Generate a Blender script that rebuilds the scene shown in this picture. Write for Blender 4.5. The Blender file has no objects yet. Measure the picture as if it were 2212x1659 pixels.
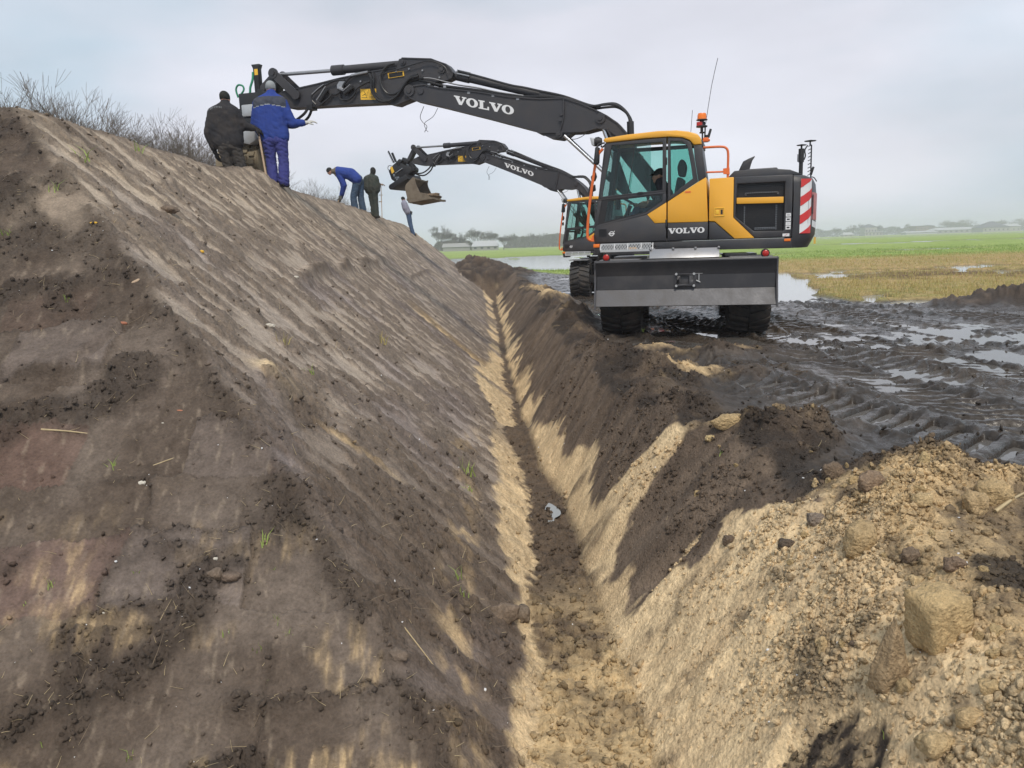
import bpy, bmesh, math, random
import numpy as np
from mathutils import Vector, Matrix, Quaternion

# ------------------------------------------------------------------ camera, sky, sun, exposure
S = bpy.context.scene
COL = S.collection
EYE = 1.41
YAW, PITCH, ROLL = math.radians(2.07), math.radians(10.1), math.radians(1.85)
_r0 = Vector((math.cos(YAW), -math.sin(YAW), 0))
_d = Vector((math.sin(YAW)*math.cos(PITCH), math.cos(YAW)*math.cos(PITCH), -math.sin(PITCH)))
_u0 = _r0.cross(_d)
_r = _r0*math.cos(ROLL) - _u0*math.sin(ROLL)
_u = _u0*math.cos(ROLL) + _r0*math.sin(ROLL)
cam = bpy.data.cameras.new('camera')
cam.sensor_width = 36.0
cam.lens = 36.0*1671.0/2212.0
cam.clip_start = 0.05
cam.clip_end = 6000
camo = bpy.data.objects.new('camera', cam)
m4 = Matrix((( _r.x, _u.x, -_d.x, 0), (_r.y, _u.y, -_d.y, 0), (_r.z, _u.z, -_d.z, EYE), (0, 0, 0, 1)))
camo.matrix_world = m4
COL.objects.link(camo)
S.camera = camo

SUN_EL, SUN_AZ = math.radians(52), math.radians(176)      # azimuth clockwise from +Y: the sun is high behind the camera
world = bpy.data.worlds.new('World')
S.world = world
world.use_nodes = True
wn, wl = world.node_tree.nodes, world.node_tree.links
wn.clear()
def wnode(t, **kw):
    n = wn.new(t)
    for k, v in kw.items(): setattr(n, k, v)
    return n
w_out = wnode('ShaderNodeOutputWorld'); w_bg = wnode('ShaderNodeBackground')
w_bg.inputs['Strength'].default_value = 0.064
w_sky = wnode('ShaderNodeTexSky', sky_type='NISHITA', sun_disc=False, sun_elevation=SUN_EL, sun_rotation=SUN_AZ, air_density=1.2, dust_density=2.0, ozone_density=1.0)
w_tc = wnode('ShaderNodeTexCoord')
w_map = wnode('ShaderNodeMapping'); w_map.inputs['Scale'].default_value = (1.0, 1.0, 2.6)
w_n1 = wnode('ShaderNodeTexNoise'); w_n1.inputs['Scale'].default_value = 1.35; w_n1.inputs['Detail'].default_value = 5; w_n1.inputs['Roughness'].default_value = 0.5
w_map2 = wnode('ShaderNodeMapping'); w_map2.inputs['Scale'].default_value = (1.0, 1.0, 3.2); w_map2.inputs['Location'].default_value = (3.1, 1.7, 0.4)
w_n2 = wnode('ShaderNodeTexNoise'); w_n2.inputs['Scale'].default_value = 2.4; w_n2.inputs['Detail'].default_value = 6
w_r1 = wnode('ShaderNodeValToRGB')
w_r1.color_ramp.elements[0].position = 0.40; w_r1.color_ramp.elements[0].color = (4.9, 6.4, 7.5, 1)
w_r1.color_ramp.elements[1].position = 0.62; w_r1.color_ramp.elements[1].color = (8.3, 8.4, 9.3, 1)
w_r2 = wnode('ShaderNodeMapRange'); w_r2.inputs[1].default_value = 0.3; w_r2.inputs[2].default_value = 0.7; w_r2.inputs[3].default_value = 0.86; w_r2.inputs[4].default_value = 1.09
w_mx = wnode('ShaderNodeMix', data_type='RGBA'); w_mx.inputs['Factor'].default_value = 0.93      # an almost closed cloud deck over the blue
w_mul = wnode('ShaderNodeVectorMath', operation='SCALE')
wl.new(w_tc.outputs['Generated'], w_map.inputs['Vector']); wl.new(w_map.outputs[0], w_n1.inputs['Vector'])
wl.new(w_tc.outputs['Generated'], w_map2.inputs['Vector']); wl.new(w_map2.outputs[0], w_n2.inputs['Vector'])
wl.new(w_n1.outputs['Fac'], w_r1.inputs['Fac']); wl.new(w_n2.outputs['Fac'], w_r2.inputs[0])
wl.new(w_r1.outputs['Color'], w_mul.inputs[0]); wl.new(w_r2.outputs[0], w_mul.inputs['Scale'])
wl.new(w_sky.outputs[0], w_mx.inputs['A']); wl.new(w_mul.outputs[0], w_mx.inputs['B'])
wl.new(w_mx.outputs['Result'], w_bg.inputs['Color']); wl.new(w_bg.outputs[0], w_out.inputs['Surface'])

sun = bpy.data.lights.new('sun', 'SUN')
sun.energy = 1.5; sun.angle = math.radians(10); sun.color = (1.0, 0.92, 0.80)
suno = bpy.data.objects.new('sun', sun)
_sd = Vector((math.sin(SUN_AZ)*math.cos(SUN_EL), math.cos(SUN_AZ)*math.cos(SUN_EL), math.sin(SUN_EL)))
suno.rotation_euler = _sd.to_track_quat('Z', 'Y').to_euler()
suno.location = (-20, -20, 30)
COL.objects.link(suno)
S.view_settings.view_transform = 'Standard'
S.view_settings.look = 'None'
S.view_settings.gamma = 1.0
S.view_settings.exposure = 0.68
S.view_settings.use_curve_mapping = False
S.cycles.volume_bounces = 2
S.cycles.max_bounces = 8
S.cycles.transparent_max_bounces = 12

RNG = random.Random(11)
NR = np.random.default_rng(7)

# ------------------------------------------------------------------ object helpers
def tag(o, label=None, cat=None, group=None, kind=None):
    if label: o['label'] = label
    if cat: o['category'] = cat
    if group: o['group'] = group
    if kind: o['kind'] = kind
    return o
def empty(name, loc=(0, 0, 0), rot=(0, 0, 0)):
    o = bpy.data.objects.new(name, None)
    o.location = loc; o.rotation_euler = rot; o.empty_display_size = 0.2
    COL.objects.link(o)
    return o
def link(name, me, mats=None, parent=None, smooth=False, kind=None):
    o = bpy.data.objects.new(name, me)
    if mats is not None:
        for mm in (mats if isinstance(mats, (list, tuple)) else [mats]): me.materials.append(mm)
    COL.objects.link(o)
    if parent is not None: o.parent = parent
    if smooth: me.polygons.foreach_set('use_smooth', [True]*len(me.polygons))
    if kind: o['kind'] = kind
    return o
def np_mesh(name, V, F, n=4):
    """mesh from numpy arrays: V (k,3), F (m,n)"""
    me = bpy.data.meshes.new(name)
    V = np.asarray(V, np.float32); F = np.asarray(F, np.int32)
    me.vertices.add(len(V)); me.vertices.foreach_set('co', V.ravel())
    me.loops.add(F.size); me.loops.foreach_set('vertex_index', F.ravel())
    me.polygons.add(len(F)); me.polygons.foreach_set('loop_start', np.arange(0, F.size, n, dtype=np.int32))
    me.polygons.foreach_set('loop_total', np.full(len(F), n, np.int32))
    me.update(calc_edges=True)
    return me

# ------------------------------------------------------------------ noise on arrays
_perm = np.random.default_rng(3).permutation(256)
_perm = np.concatenate([_perm, _perm, _perm])
_ga = np.random.default_rng(4).uniform(0, 2*np.pi, 256)
_gx, _gy = np.cos(_ga), np.sin(_ga)
_wx, _wy = np.random.default_rng(5).uniform(0, 1, 256), np.random.default_rng(6).uniform(0, 1, 256)
def pn(x, y, s=0):
    x = np.asarray(x, float) + s*17.31; y = np.asarray(y, float) + s*9.77
    xi = np.floor(x).astype(np.int64); yi = np.floor(y).astype(np.int64)
    xf, yf = x - xi, y - yi
    xi &= 255; yi &= 255
    u = xf*xf*xf*(xf*(xf*6 - 15) + 10); v = yf*yf*yf*(yf*(yf*6 - 15) + 10)
    def g(ix, iy, dx, dy):
        h = _perm[_perm[ix & 255] + (iy & 255)]
        return _gx[h]*dx + _gy[h]*dy
    a = g(xi, yi, xf, yf); b = g(xi + 1, yi, xf - 1, yf)
    c = g(xi, yi + 1, xf, yf - 1); d = g(xi + 1, yi + 1, xf - 1, yf - 1)
    return 1.5*((a + (b - a)*u)*(1 - v) + (c + (d - c)*u)*v)
def fbm(x, y, o=4, s=0, gain=0.5):
    t = 0; a = 1; f = 1; n = 0
    for i in range(o):
        t = t + a*pn(x*f, y*f, s + i*3); n += a; a *= gain; f *= 2.03
    return t/n
def worley(x, y, s=0):
    x = np.asarray(x, float) + s*7.7; y = np.asarray(y, float) + s*3.3
    xi = np.floor(x).astype(np.int64); yi = np.floor(y).astype(np.int64)
    best = np.full(x.shape, 9.0); hid = np.zeros(x.shape, np.int64)
    for dx in (-1, 0, 1):
        for dy in (-1, 0, 1):
            h = _perm[_perm[(xi + dx) & 255] + ((yi + dy) & 255)]
            d = (xi + dx + _wx[h] - x)**2 + (yi + dy + _wy[h] - y)**2
            m = d < best
            best = np.where(m, d, best); hid = np.where(m, h, hid)
    return np.sqrt(best), hid
def clods(x, y, s=0):
    """lumps of loose earth, 0..1"""
    d, h = worley(x, y, s)
    r = 0.35 + 0.6*(_wx[(h*7 + 13) & 255])
    return np.sqrt(np.clip(1 - (d/r)**2, 0, 1))*r
def sstep(a, b, x):
    t = np.clip((np.asarray(x, float) - a)/(b - a), 0, 1)
    return t*t*(3 - 2*t)
def smin(a, b, k):
    h = np.clip(0.5 + 0.5*(b - a)/k, 0, 1)
    return b + (a - b)*h - k*h*(1 - h)
def smax(a, b, k): return -smin(-a, -b, k)
def mixc(c, col, m):
    return c + (np.array(col) - c)*m[..., None]
def segdist(x, y, p, q):
    px, py = p; dx, dy = q[0] - px, q[1] - py
    L2 = dx*dx + dy*dy
    t = np.clip(((x - px)*dx + (y - py)*dy)/L2, 0, 1)
    return np.hypot(x - px - t*dx, y - py - t*dy), t

# ------------------------------------------------------------------ the lie of the land (world metres; +Y runs along the embankment)
K_SIDE = 0.845
ZC = 2.86
DRY, BEIGE, GREY = (0.36, 0.285, 0.21), (0.52, 0.415, 0.305), (0.37, 0.305, 0.25)
DARK, PEAT, PURP = (0.092, 0.066, 0.048), (0.046, 0.034, 0.026), (0.30, 0.25, 0.235)
SAND, SANDB, MUD, MUDB = (0.66, 0.475, 0.26), (0.74, 0.56, 0.335), (0.040, 0.032, 0.026), (0.074, 0.058, 0.045)
REDB = (0.16, 0.085, 0.065)
GREEN, GREEN2, TAN, TAN2 = (0.23, 0.32, 0.075), (0.31, 0.39, 0.115), (0.42, 0.30, 0.145), (0.30, 0.26, 0.10)

MUDPOLY = [(-30, 47.5), (1.2, 47.5), (2.2, 42), (4.2, 36.5), (5.5, 34.0), (12.4, 31.5), (10.6, 25), (8.4, 19), (8.1, 16.6), (10.2, 15.4), (13.5, 14.4), (40, 13.0), (40, -30), (-30, -30)]
def in_poly(x, y, poly):
    inside = np.zeros(x.shape, bool)
    n = len(poly)
    for i in range(n):
        (x1, y1), (x2, y2) = poly[i], poly[(i + 1) % n]
        c = ((y1 > y) != (y2 > y)) & (x < (x2 - x1)*(y - y1)/((y2 - y1) if y2 != y1 else 1e-9) + x1)
        inside ^= c
    return inside
def poly_sd(x, y, poly):
    d = np.full(x.shape, 1e9)
    for i in range(len(poly)):
        d = np.minimum(d, segdist(x, y, poly[i], poly[(i + 1) % len(poly)])[0])
    return np.where(in_poly(x, y, poly), -d, d)
# mounds of dug soil: x, y, height, rx, ry, rotation, sandiness
MOUNDS = [(2.0, 3.55, .22, .80, .62, .3, 1.0), (1.55, 2.2, .22, .75, .9, 0, 1.0), (2.75, 3.6, .14, .7, .55, 0, .85), (1.32, 5.75, .20, .30, .50, .2, .1),
          (1.72, 4.85, .15, .50, .50, 0, .35), (2.1, 5.1, .10, .6, .4, .4, .35), (1.62, 7.0, .16, .5, .9, 0, .15), (1.35, 8.6, .22, .45, .7, 0, .1),
          (2.35, 7.9, .17, .6, .35, 0, .75), (2.95, 9.2, .20, .75, .28, .1, .85), (2.2, 9.5, .16, .5, .3, 0, .6), (1.3, 11.2, .18, .35, .9, 0, .2), (1.55, 14.5, .36, .45, 1.3, 0, .25),
          (1.75, 19.3, .42, .45, 1.2, .1, .9), (1.35, 22, .35, .5, 1.8, 0, .3), (1.9, 26, .30, .6, 2.5, 0, .6), (1.2, 31, .35, .8, 3.5, 0, .2),
          (-.2, 42.5, .95, 1.5, 3.4, 0, 0), (.9, 39.5, .30, 1.0, 2.2, 0, 0), (1.9, 38.0, .16, 1.2, 2.5, 0, .05), (11.3, 14.6, .40, 2.0, .7, -.12, 0), (14.0, 14.2, .36, 2.2, .8, 0, 0),
          (0.9, 9.35, .0, .3, .3, 0, 0)]
TRACKS = [[(3.55, 14), (3.62, 9.1), (3.85, 6.4), (4.3, 3.8)], [(1.95, 12.5), (2.25, 9.5), (2.75, 7.0), (3.3, 4.6), (3.6, 3.4)], [(5.2, 22), (5.0, 12), (5.25, 7.5), (5.9, 4.5)], [(7.2, 22), (6.7, 12), (7.2, 7.5), (8.0, 5)],
          [(6.3, 26), (7.6, 15), (9.4, 9.5), (10.8, 7)], [(2.6, 25), (3.4, 16), (4.4, 11), (4.6, 7)], [(12.5, 11.8), (7.5, 10.2), (4.2, 9.6)]]
def ground(x, y, detail=True):
    """height, colour, wetness, region of the ground at x, y"""
    x = np.asarray(x, float); y = np.asarray(y, float)
    shape = x.shape
    n1 = fbm(x*.35, y*.35, 3, 1); n2 = fbm(x*1.6, y*1.6, 4, 2); n3 = fbm(x*6, y*6, 3, 5)
    # --- embankment: side slope, end slope towards the viewer, crest
    xt = np.interp(y, [0, 3.28, 4.34, 5.76, 9, 13.5, 21.7, 42], [.15, .19, .27, .33, .38, .38, .42, .50]) + (.05*pn(y*.8, 0*y + 5, 47) + .025*pn(y*3.1, 0*y, 48))*sstep(3, 6, y)
    zs0 = -1 + K_SIDE*(0.35 - x)
    zs = zs0 + K_SIDE*(xt - .35)*sstep(0.5, -.9, zs0) + .03*pn(y*.22, x*.3, 8)
    ze = -0.51 + 0.76*(y - 3.18) + .035*pn(x*.7, y*.7, 9)
    zcr = ZC + .05*pn(y*.5, y*.1, 4) + .03*pn(y*1.9, x, 5)
    zback = zcr - .65*np.maximum(0, -x - 7.4)
    zfar = zcr - 1.5*np.maximum(0, y - 45.0 - .35*pn(x*.8, 3 + 0*x, 6))
    sidemask = sstep(-.10, .10, ze - zs)            # 1 on the side slope, 0 on the end slope
    dz = np.zeros(shape); crumb = np.zeros(shape)
    # side slope: bucket passes down the slope, scrape lines, crumbs
    if detail:
        w = 1.15 + .25*pn(y*.3, 0*y + 2, 3)
        ph = y/1.45 + .16*pn(y*.5, x*.12, 11); pi_ = np.floor(ph); pf = ph - pi_
        ro = _wx[(pi_.astype(np.int64)*37 + 11) & 255]
        edge = np.minimum(pf, 1 - pf)
        dz_s = (.030*(ro - .5) + .035*(pf - .5)*(ro*2 - .6))
        st = fbm(y*7 + .5*pn(zs0*1.5, y*.7, 12), zs0*1.3, 4, 13, .62)
        dz_s += .0026*st + .0022*fbm(y*19, zs0*.8, 2, 14)
        gro = sstep(.22, .55, fbm(y*3.1 + .2*pn(zs0*1.1, y*.4, 68), zs0*.6, 2, 15))*sstep(-.2, .2, pn(y*.5, zs0*.8, 6))
        calm = .35 + .65*sstep(4.2, 6.5, y)
        dz_s = dz_s*calm - .007*gro*calm
        lip = sstep(.075, 0, edge)*sstep(-.15, .25, pn(y*1.1, zs0*1.3, 16))
        cs = np.clip(lip, 0, 1)*.9
        strip = sstep(.36, .08, np.abs(y - 7.95 - .12*(zs0 - 1) - .18*pn(zs0*2, y*.5, 17)))*sstep(-.35, .35, pn(zs0*2.2, y*2.2, 18) + .25)*sstep(.15, .6, zs0)
        ledge = sstep(.10, .0, np.abs(zs0 - 1.10 - .10*pn(y*.8, 0*y, 19)))*sstep(8.6, 9.3, y)*sstep(18.6, 17.5, y)*sstep(-.3, .25, pn(y*1.0, 7 + 0*y, 20) + .1)
        ledge2 = sstep(.09, 0, np.abs(zs0 - .70 - .05*pn(y*.9, 0*y, 21)))*sstep(18, 19, y)*sstep(27, 25, y)
        step = .05*sstep(-.05, .05, zs0 - 1.10)*sstep(8.6, 9.3, y)*sstep(24, 18, y)
        topc = sstep(2.45, 2.8, zs0)*sstep(-.3, .3, pn(y*1.3, x*1.3, 22) + .15)
        spec = sstep(.46, .62, fbm(y*4.2, zs0*2.4, 3, 23)*.5 + .5 + .08)*.8
        low = sstep(.3, -.2, zs0)*sstep(.52, .62, fbm(y*2, zs0*2, 3, 24)*.5 + .5)*.8
        hollow = np.exp(-(((x + 1.22)/.17)**2 + ((y - 5.22)/.42)**2))        # torn-out clump on the face near the corner
        cs = np.clip(np.maximum.reduce([cs, strip, ledge, ledge2, topc, spec, low, hollow*1.2]), 0, 1)
        dz_s += step - .05*hollow + .07*ledge + .03*ledge2
        dome = np.exp(-(((x + 1.46)/.13)**2 + ((y - 5.40)/.16)**2))
        dz_s += .085*dome
        # end slope: rows of bucket prints
        b = y*1.26
        wob = .11*pn(x*1.1, y*1.1, 30) + .035*pn(x*5, y*5, 38) + .015*pn(x*13, y*13, 39)
        rowh = .40; rv = (b + wob + .25*pn(x*.6, 0*x + 3, 31)*.4)/rowh; ri = np.floor(rv); rf = rv - ri
        ci_ = (ri.astype(np.int64)*53 + 29) & 255
        cw = .52 + .22*_wx[ci_]
        cv = (x + _wy[ci_]*2 + .07*pn(x*2, y*2, 32) + .02*pn(x*8, y*8, 33))/cw; ci = np.floor(cv); cf = cv - ci
        hh = (ri.astype(np.int64)*31 + ci.astype(np.int64)*17) & 255
        po = _wx[hh]
        er = np.minimum(rf, 1 - rf)*rowh; ec = np.minimum(cf, 1 - cf)*cw
        near = sstep(6.3, 4.4, y)
        dz_e = near*(.032*(po - .5) + .022*(rf - .5) + .018*(cf - .5)*(po*2 - 1))
        dz_e += .010*fbm(x*2.2, y*9, 3, 33) + .004*fbm(x*26, y*5, 2, 39)
        ce = near*np.maximum(.7*sstep(.07, .0, er), .5*sstep(.05, 0, ec))*sstep(-.05, .35, pn(x*1.7, y*1.7, 34) + .05)
        big = sstep(.0, .30, fbm(x*1.5 + 3, y*2.3, 4, 35) - .04)
        far = sstep(4.6, 6.4, y)
        ce = np.maximum.reduce([ce, big*.95, far*sstep(-.25, .25, fbm(x*2.5, y*2.5, 3, 36) + .1)])
        # a furrow and a groove pressed across it
        df, tf = segdist(x, y, (-3.2, 4.80), (-1.5, 4.72))
        dz_e -= .045*sstep(.05, .0, df)*sstep(1, .6, tf) - .03*sstep(0, .09, y - 4.78)*sstep(.5, .0, y - 4.8)*sstep(-1.2, -1.8, x)
        dg, tg = segdist(x, y, (-2.85, 4.45), (-2.15, 5.35))
        dz_e -= .040*sstep(.055, .03, dg)
        hip = np.exp(-((ze - zs)/.14)**2)
        ce = np.maximum(ce, hip*sstep(-.3, .2, pn(x*3, y*3, 37) + .15))
        ce = np.maximum(ce, 1.1*np.exp(-(((x + .98)/.3)**2 + ((y - 3.95)/.2)**2)))
        ce = np.clip(ce, 0, 1)
        crumb = ce*(1 - sidemask) + cs*sidemask
        c1, c2, c3 = clods(x*9, y*9, 1), clods(x*21, y*21, 2), clods(x*46, y*46, 4)
        lump = .050*c1 + .026*c2 + .012*c3
        dz = dz_e*(1 - sidemask) + dz_s*sidemask + crumb*(lump - .008) + .004*n3
    zs2, ze2 = zs + dz, ze + dz
    berm = .20*np.exp(-((x + 3.88)/.36)**2)*sstep(12.9, 14.4, y)*sstep(17.4, 15.9, y)*(1 + .4*n3) + .09*np.exp(-((x + 4.05)/.3)**2)*sstep(20, 24, y)*sstep(34, 30, y)*(1 + .6*n3)
    dike = smin(smin(zs2, ze2, .03), smin(smin(zback, zfar, .1), zcr + dz*.5, .1), .16) + berm
    crestc = sstep(-.10, .12, np.minimum(zs, ze) - zcr + .12)
    # --- trench and the ground to its right
    wob = .12*pn(y*.9, 0*y, 40) + .05*pn(y*2.7, 0*y, 41)
    br = .66 + np.interp(y, [0, 3, 5, 7, 9, 14, 22, 42], [.02, .04, .06, .0, -.10, -.17, -.08, .05]) + wob*.6
    lumpw = .2 + .8*sstep(-.1, .3, fbm(x*1.4 + 7, y*1.4, 3, 55))
    fall2 = clods(x*3, y*3, 22)*.05
    sl = np.interp(y, [0, 3, 4.4, 5.2, 6.0, 7, 10, 16, 40], [1.25, 1.2, 1.05, 1.2, 1.8, 1.75, 1.6, 1.3, 1.1])
    floor = -1.0 + .03*n2 + .02*n3 + .13*np.exp(-((y - 9.3)/.5)**2) + .05*np.exp(-((y - 5.0)/.5)**2)
    fall = pn(y*1.7, x*.6, 42)*sstep(3.6, 5.2, y)
    wall = floor + (x - br)*sl + (.10*fall + .05*pn(y*5, x*1.2, 43))*sstep(0, .4, x - br) + (0 if not detail else fall2*sstep(6, 9, y))
    mud_n = .045*n2 + .10*n1 + .018*n3 - .015
    sink = -.22*sstep(15, 25, y)*sstep(36, 30, y)
    mud = mud_n + sink
    lumpm = .25 + .75*sstep(-.12, .28, fbm(x*1.4 + 7, y*1.4, 3, 55))       # some of the heap is fine slumped sand, some is lumpy
    hp = np.zeros(shape); hs = np.zeros(shape)
    for (mx, my, mh, rx, ry, ro_, sa) in MOUNDS:
        ca, sa_ = math.cos(ro_), math.sin(ro_)
        u = ((x - mx)*ca + (y - my)*sa_)/rx; v = (-(x - mx)*sa_ + (y - my)*ca)/ry
        q = np.exp(-(u*u + v*v))
        hp = hp + mh*q; hs = np.maximum(hs, q*sa)
    heapm = sstep(.035, .15, hp + .05*n2 + .02*n3)*sstep(30, 10, np.abs(y)) 
    heapm = np.maximum(heapm, sstep(.05, .2, hp))
    heapm = np.maximum(heapm, sstep(2.25, 1.6, x + .25*n2 + .1*n3)*sstep(36, 33, y)*sstep(3.5, 5, y))
    track = np.zeros(shape); trn = np.zeros(shape); rim = np.zeros(shape)
    wet = np.zeros(shape)
    poly = np.where(True, 0, 0)
    pd = poly_sd(x + .8*n1 + .35*n2, y + 1.0*n1 + .5*n2, MUDPOLY)
    mudm = sstep(.25, -.25, pd)
    if detail:
        for ti, tr in enumerate(TRACKS):
            dmin = np.full(shape, 9.0); sacc = np.zeros(shape); off = 0; sgn = np.zeros(shape)
            for a, b2 in zip(tr[:-1], tr[1:]):
                dd, tt = segdist(x, y, a, b2); L = math.hypot(b2[0] - a[0], b2[1] - a[1])
                side = ((x - a[0])*(b2[1] - a[1]) - (y - a[1])*(b2[0] - a[0]))/L
                mm = dd < dmin
                dmin = np.where(mm, dd, dmin); sacc = np.where(mm, off + tt*L, sacc); sgn = np.where(mm, side, sgn); off += L
            inn = sstep(.37, .30, dmin)*(1 - .75*heapm)*sstep(-.5, -.1, pn(x*.6, y*.6, 50 + ti) + .15)
            lug = .5 + .5*np.sin((sacc + np.abs(sgn)*.55*np.sign(sgn*(-1)**ti))*2*np.pi/.23 + 1.2*n2)
            lug = sstep(.25, .75, lug)
            track = np.where(inn > track, inn, track); trn = np.where(inn >= track, lug, trn)
            rim = np.maximum(rim, np.exp(-((dmin - .40)/.09)**2)*(1 - heapm)*.8)
        mud = mud + mudm*(-.065*track + .070*track*trn + .06*rim*(.6 + n3) )
        cl = clods(x*4.5, y*4.5, 7)*.6 + clods(x*11, y*11, 8)*.3 + clods(x*26, y*26, 9)*.12
        rough_m = sstep(-.1, .35, fbm(x*.9, y*.9, 3, 51))*(1 - track)
        mud = mud + mudm*rough_m*.055*cl*sstep(26, 8, np.hypot(x, y)*.6)
        lumph = hp*(.85 + .35*n2) + heapm*(1.9 - .9*np.clip(hs*1.4, 0, 1))*lumpm*(.05*clods(x*3.2, y*3.2, 10) + .045*clods(x*7.5, y*7.5, 11)*sstep(-.2, .4, n3) + .035*(.5 - np.abs(fbm(x*7, y*7, 4, 96)))*2 + .024*clods(x*17, y*17, 12) + .015*clods(x*40, y*40, 13))
        lumph = lumph - .02*heapm
    else:
        lumph = hp
    top = mud + lumph
    wallr = wall + (0 if not detail else (-.07*sstep(.6, .2, np.hypot((x - 1.17)/.20, (y - 2.42)/.26) - .5 + .25*n2) + .008*fbm(x*2, y*9, 3, 44) + .03*clods(x*12, y*12, 14)*sstep(.2, .45, fbm(x*2, y*2, 2, 45)) + .9*lumpw*sstep(5.0, 4.2, y)*sstep(-.75, -.15, wall)*(.035*clods(x*4.5, y*4.5, 18)*sstep(-.2, .4, n3) + .03*(.5 - np.abs(fbm(x*6, y*6, 4, 97)))*2 + .022*clods(x*19, y*19, 20) + .013*clods(x*43, y*43, 21)) + .012*clods(x*30, y*30, 15)*sstep(5.5, 4, y)))
    flo = floor if not detail else floor + (.045*clods(x*9, y*9, 16) + .03*clods(x*20, y*20, 17))*sstep(-.2, .3, pn(x*3, y*1.5, 46) + .2)
    right = np.where(x < br, flo, smin(wallr, top, .10 + .30*sstep(5.0, 3.8, y)))
    # --- ground behind and beyond the embankment
    base = mud
    away = np.maximum(sstep(-2.2, -3.2, x), sstep(36.0, 38.5, y))
    right = right*(1 - away) + (top if detail else base + hp)*away
    right = np.where((x > 3) | (y > 46), top, right)
    # --- field
    fx, fy = x + 3*n1, y + 5*n1 + 1.2*n2
    fieldm = 1 - mudm
    fz = .05 + .05*n1 + .03*n2
    lf = sstep(12, 6, x - .09*y)                        # left of the machines: flooded meadow
    flood = lf*sstep(42, 47, fy)*sstep(118, 96, fy)*sstep(-.42, -.1, fbm(x*.25, y*.05, 3, 60) + .12)
    rs = (1 - lf)
    def band(c, wd, sl_, th): return sstep(wd, wd*.5, np.abs(y + sl_*x - c))*sstep(-.1, .15, fbm(x*.12, y*.3, 3, 61) + th)
    flood = np.maximum.reduce([flood, rs*band(68, 4.0, 0, .05), rs*band(128, 15, 0, .1), rs*band(420, 60, 0, .1)])
    flood2 = rs*sstep(24.0, 26, fy)*sstep(34, 31, fy)*sstep(.0, .10, fbm(x*.35, y*.45, 3, 62) + .10)
    pool = np.exp(-(((x - 9.0)/.75)**2 + ((y - 20.8)/.6)**2))
    flood3 = sstep(14, 15, y)*sstep(25, 22, y)*sstep(.14, .26, fbm(x*.55, y*.6, 3, 63))*.9
    fl = np.clip(np.maximum.reduce([flood, flood2, flood3, sstep(.3, .7, pool)]), 0, 1)
    fz = fz - .13*fl
    fieldm = fieldm*(1 - .97*heapm)
    z_out = right*(1 - fieldm) + (fz + lumph)*fieldm
    z_out = np.where((x > 2.2) | (y > 44.5) | (x < -4), z_out, right)
    z = smax(dike, z_out, .04)
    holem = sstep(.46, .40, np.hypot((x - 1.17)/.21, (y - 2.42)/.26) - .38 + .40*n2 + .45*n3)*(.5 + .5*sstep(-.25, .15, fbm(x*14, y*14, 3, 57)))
    # --- which soil
    isd = sstep(-.03, .03, dike - z_out)
    zz = np.maximum(zs0, -1.2)
    c = np.empty(shape + (3,)); c[:] = DRY
    if detail:
        # side face
        v1 = fbm(y*1.7 + .35*pn(zs0*1.2, y*.5, 69), zs0*.75, 4, 70); v2 = fbm(x*.9, y*.5, 3, 71)
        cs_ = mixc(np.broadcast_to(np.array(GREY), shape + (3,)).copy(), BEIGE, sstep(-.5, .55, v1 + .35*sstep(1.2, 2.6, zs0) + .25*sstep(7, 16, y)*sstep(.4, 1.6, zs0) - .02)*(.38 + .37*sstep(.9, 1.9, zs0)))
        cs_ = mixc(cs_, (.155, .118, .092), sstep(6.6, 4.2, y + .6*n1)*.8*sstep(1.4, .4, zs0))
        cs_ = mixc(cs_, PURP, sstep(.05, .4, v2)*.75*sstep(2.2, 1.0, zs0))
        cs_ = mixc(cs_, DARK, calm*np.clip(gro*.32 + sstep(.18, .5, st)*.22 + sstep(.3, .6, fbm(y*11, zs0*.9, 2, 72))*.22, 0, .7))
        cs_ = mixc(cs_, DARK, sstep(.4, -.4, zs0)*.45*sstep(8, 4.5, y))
        tanstrip = sstep(.25, .05, np.abs(y - 7.75 - .1*pn(zs0*1.5, y, 73)))*sstep(.9, 1.8, zs0)*.8
        ss = sstep(.5, .12, np.abs(y - 14.4 - .6*pn(zs0*.8, 0*y, 74)))*sstep(.55, .1, zs0)*.9
        sp = np.exp(-(((x + .92)/.24)**2 + ((y - 5.22 - .1*(x + .9))/.055)**2))*.95*sstep(-.3, .2, n3 + .3)
        low_edge = -.80 + .10*pn(y*.9, 1 + 0*y, 75) + .035*pn(y*4, zs0, 76) + .06*n3 + .05*sstep(7, 12, y) + .12*sstep(15, 12.5, y)*sstep(9.5, 12.5, y)
        ls = sstep(.03, -.03, zs0 - low_edge + .10*sstep(13, 18, y))*(1 - .85*sstep(8, 10, y)*sstep(.05, .3, pn(y*.8, 0*y, 64)))
        thin = sstep(.14, .0, np.abs(zs0 + .56 + .1*pn(y*.8, 0*y, 77)))*sstep(.0, .35, fbm(y*4, zs0*9, 3, 78) + .1)*sstep(9, 7, y)*.65
        cs_ = mixc(cs_, BEIGE, tanstrip); cs_ = mixc(cs_, SAND, np.clip(ss, 0, 1)); cs_ = mixc(cs_, SAND, np.clip(sp, 0, 1)); cs_ = mixc(cs_, SAND, thin); cs_ = mixc(cs_, SANDB, dome*.95*sstep(-.2, .3, n3 + .2))
        scr = sstep(.1, .5, fbm(y*16, zs0*1.1, 3, 79))
        cs_ = mixc(cs_, SANDB, ls*(1 - .35*scr)); cs_ = mixc(cs_, SAND, ls*scr*.3)
        cs_ = mixc(cs_, DARK, cs*(1 - .6*ls)*.85)
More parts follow.
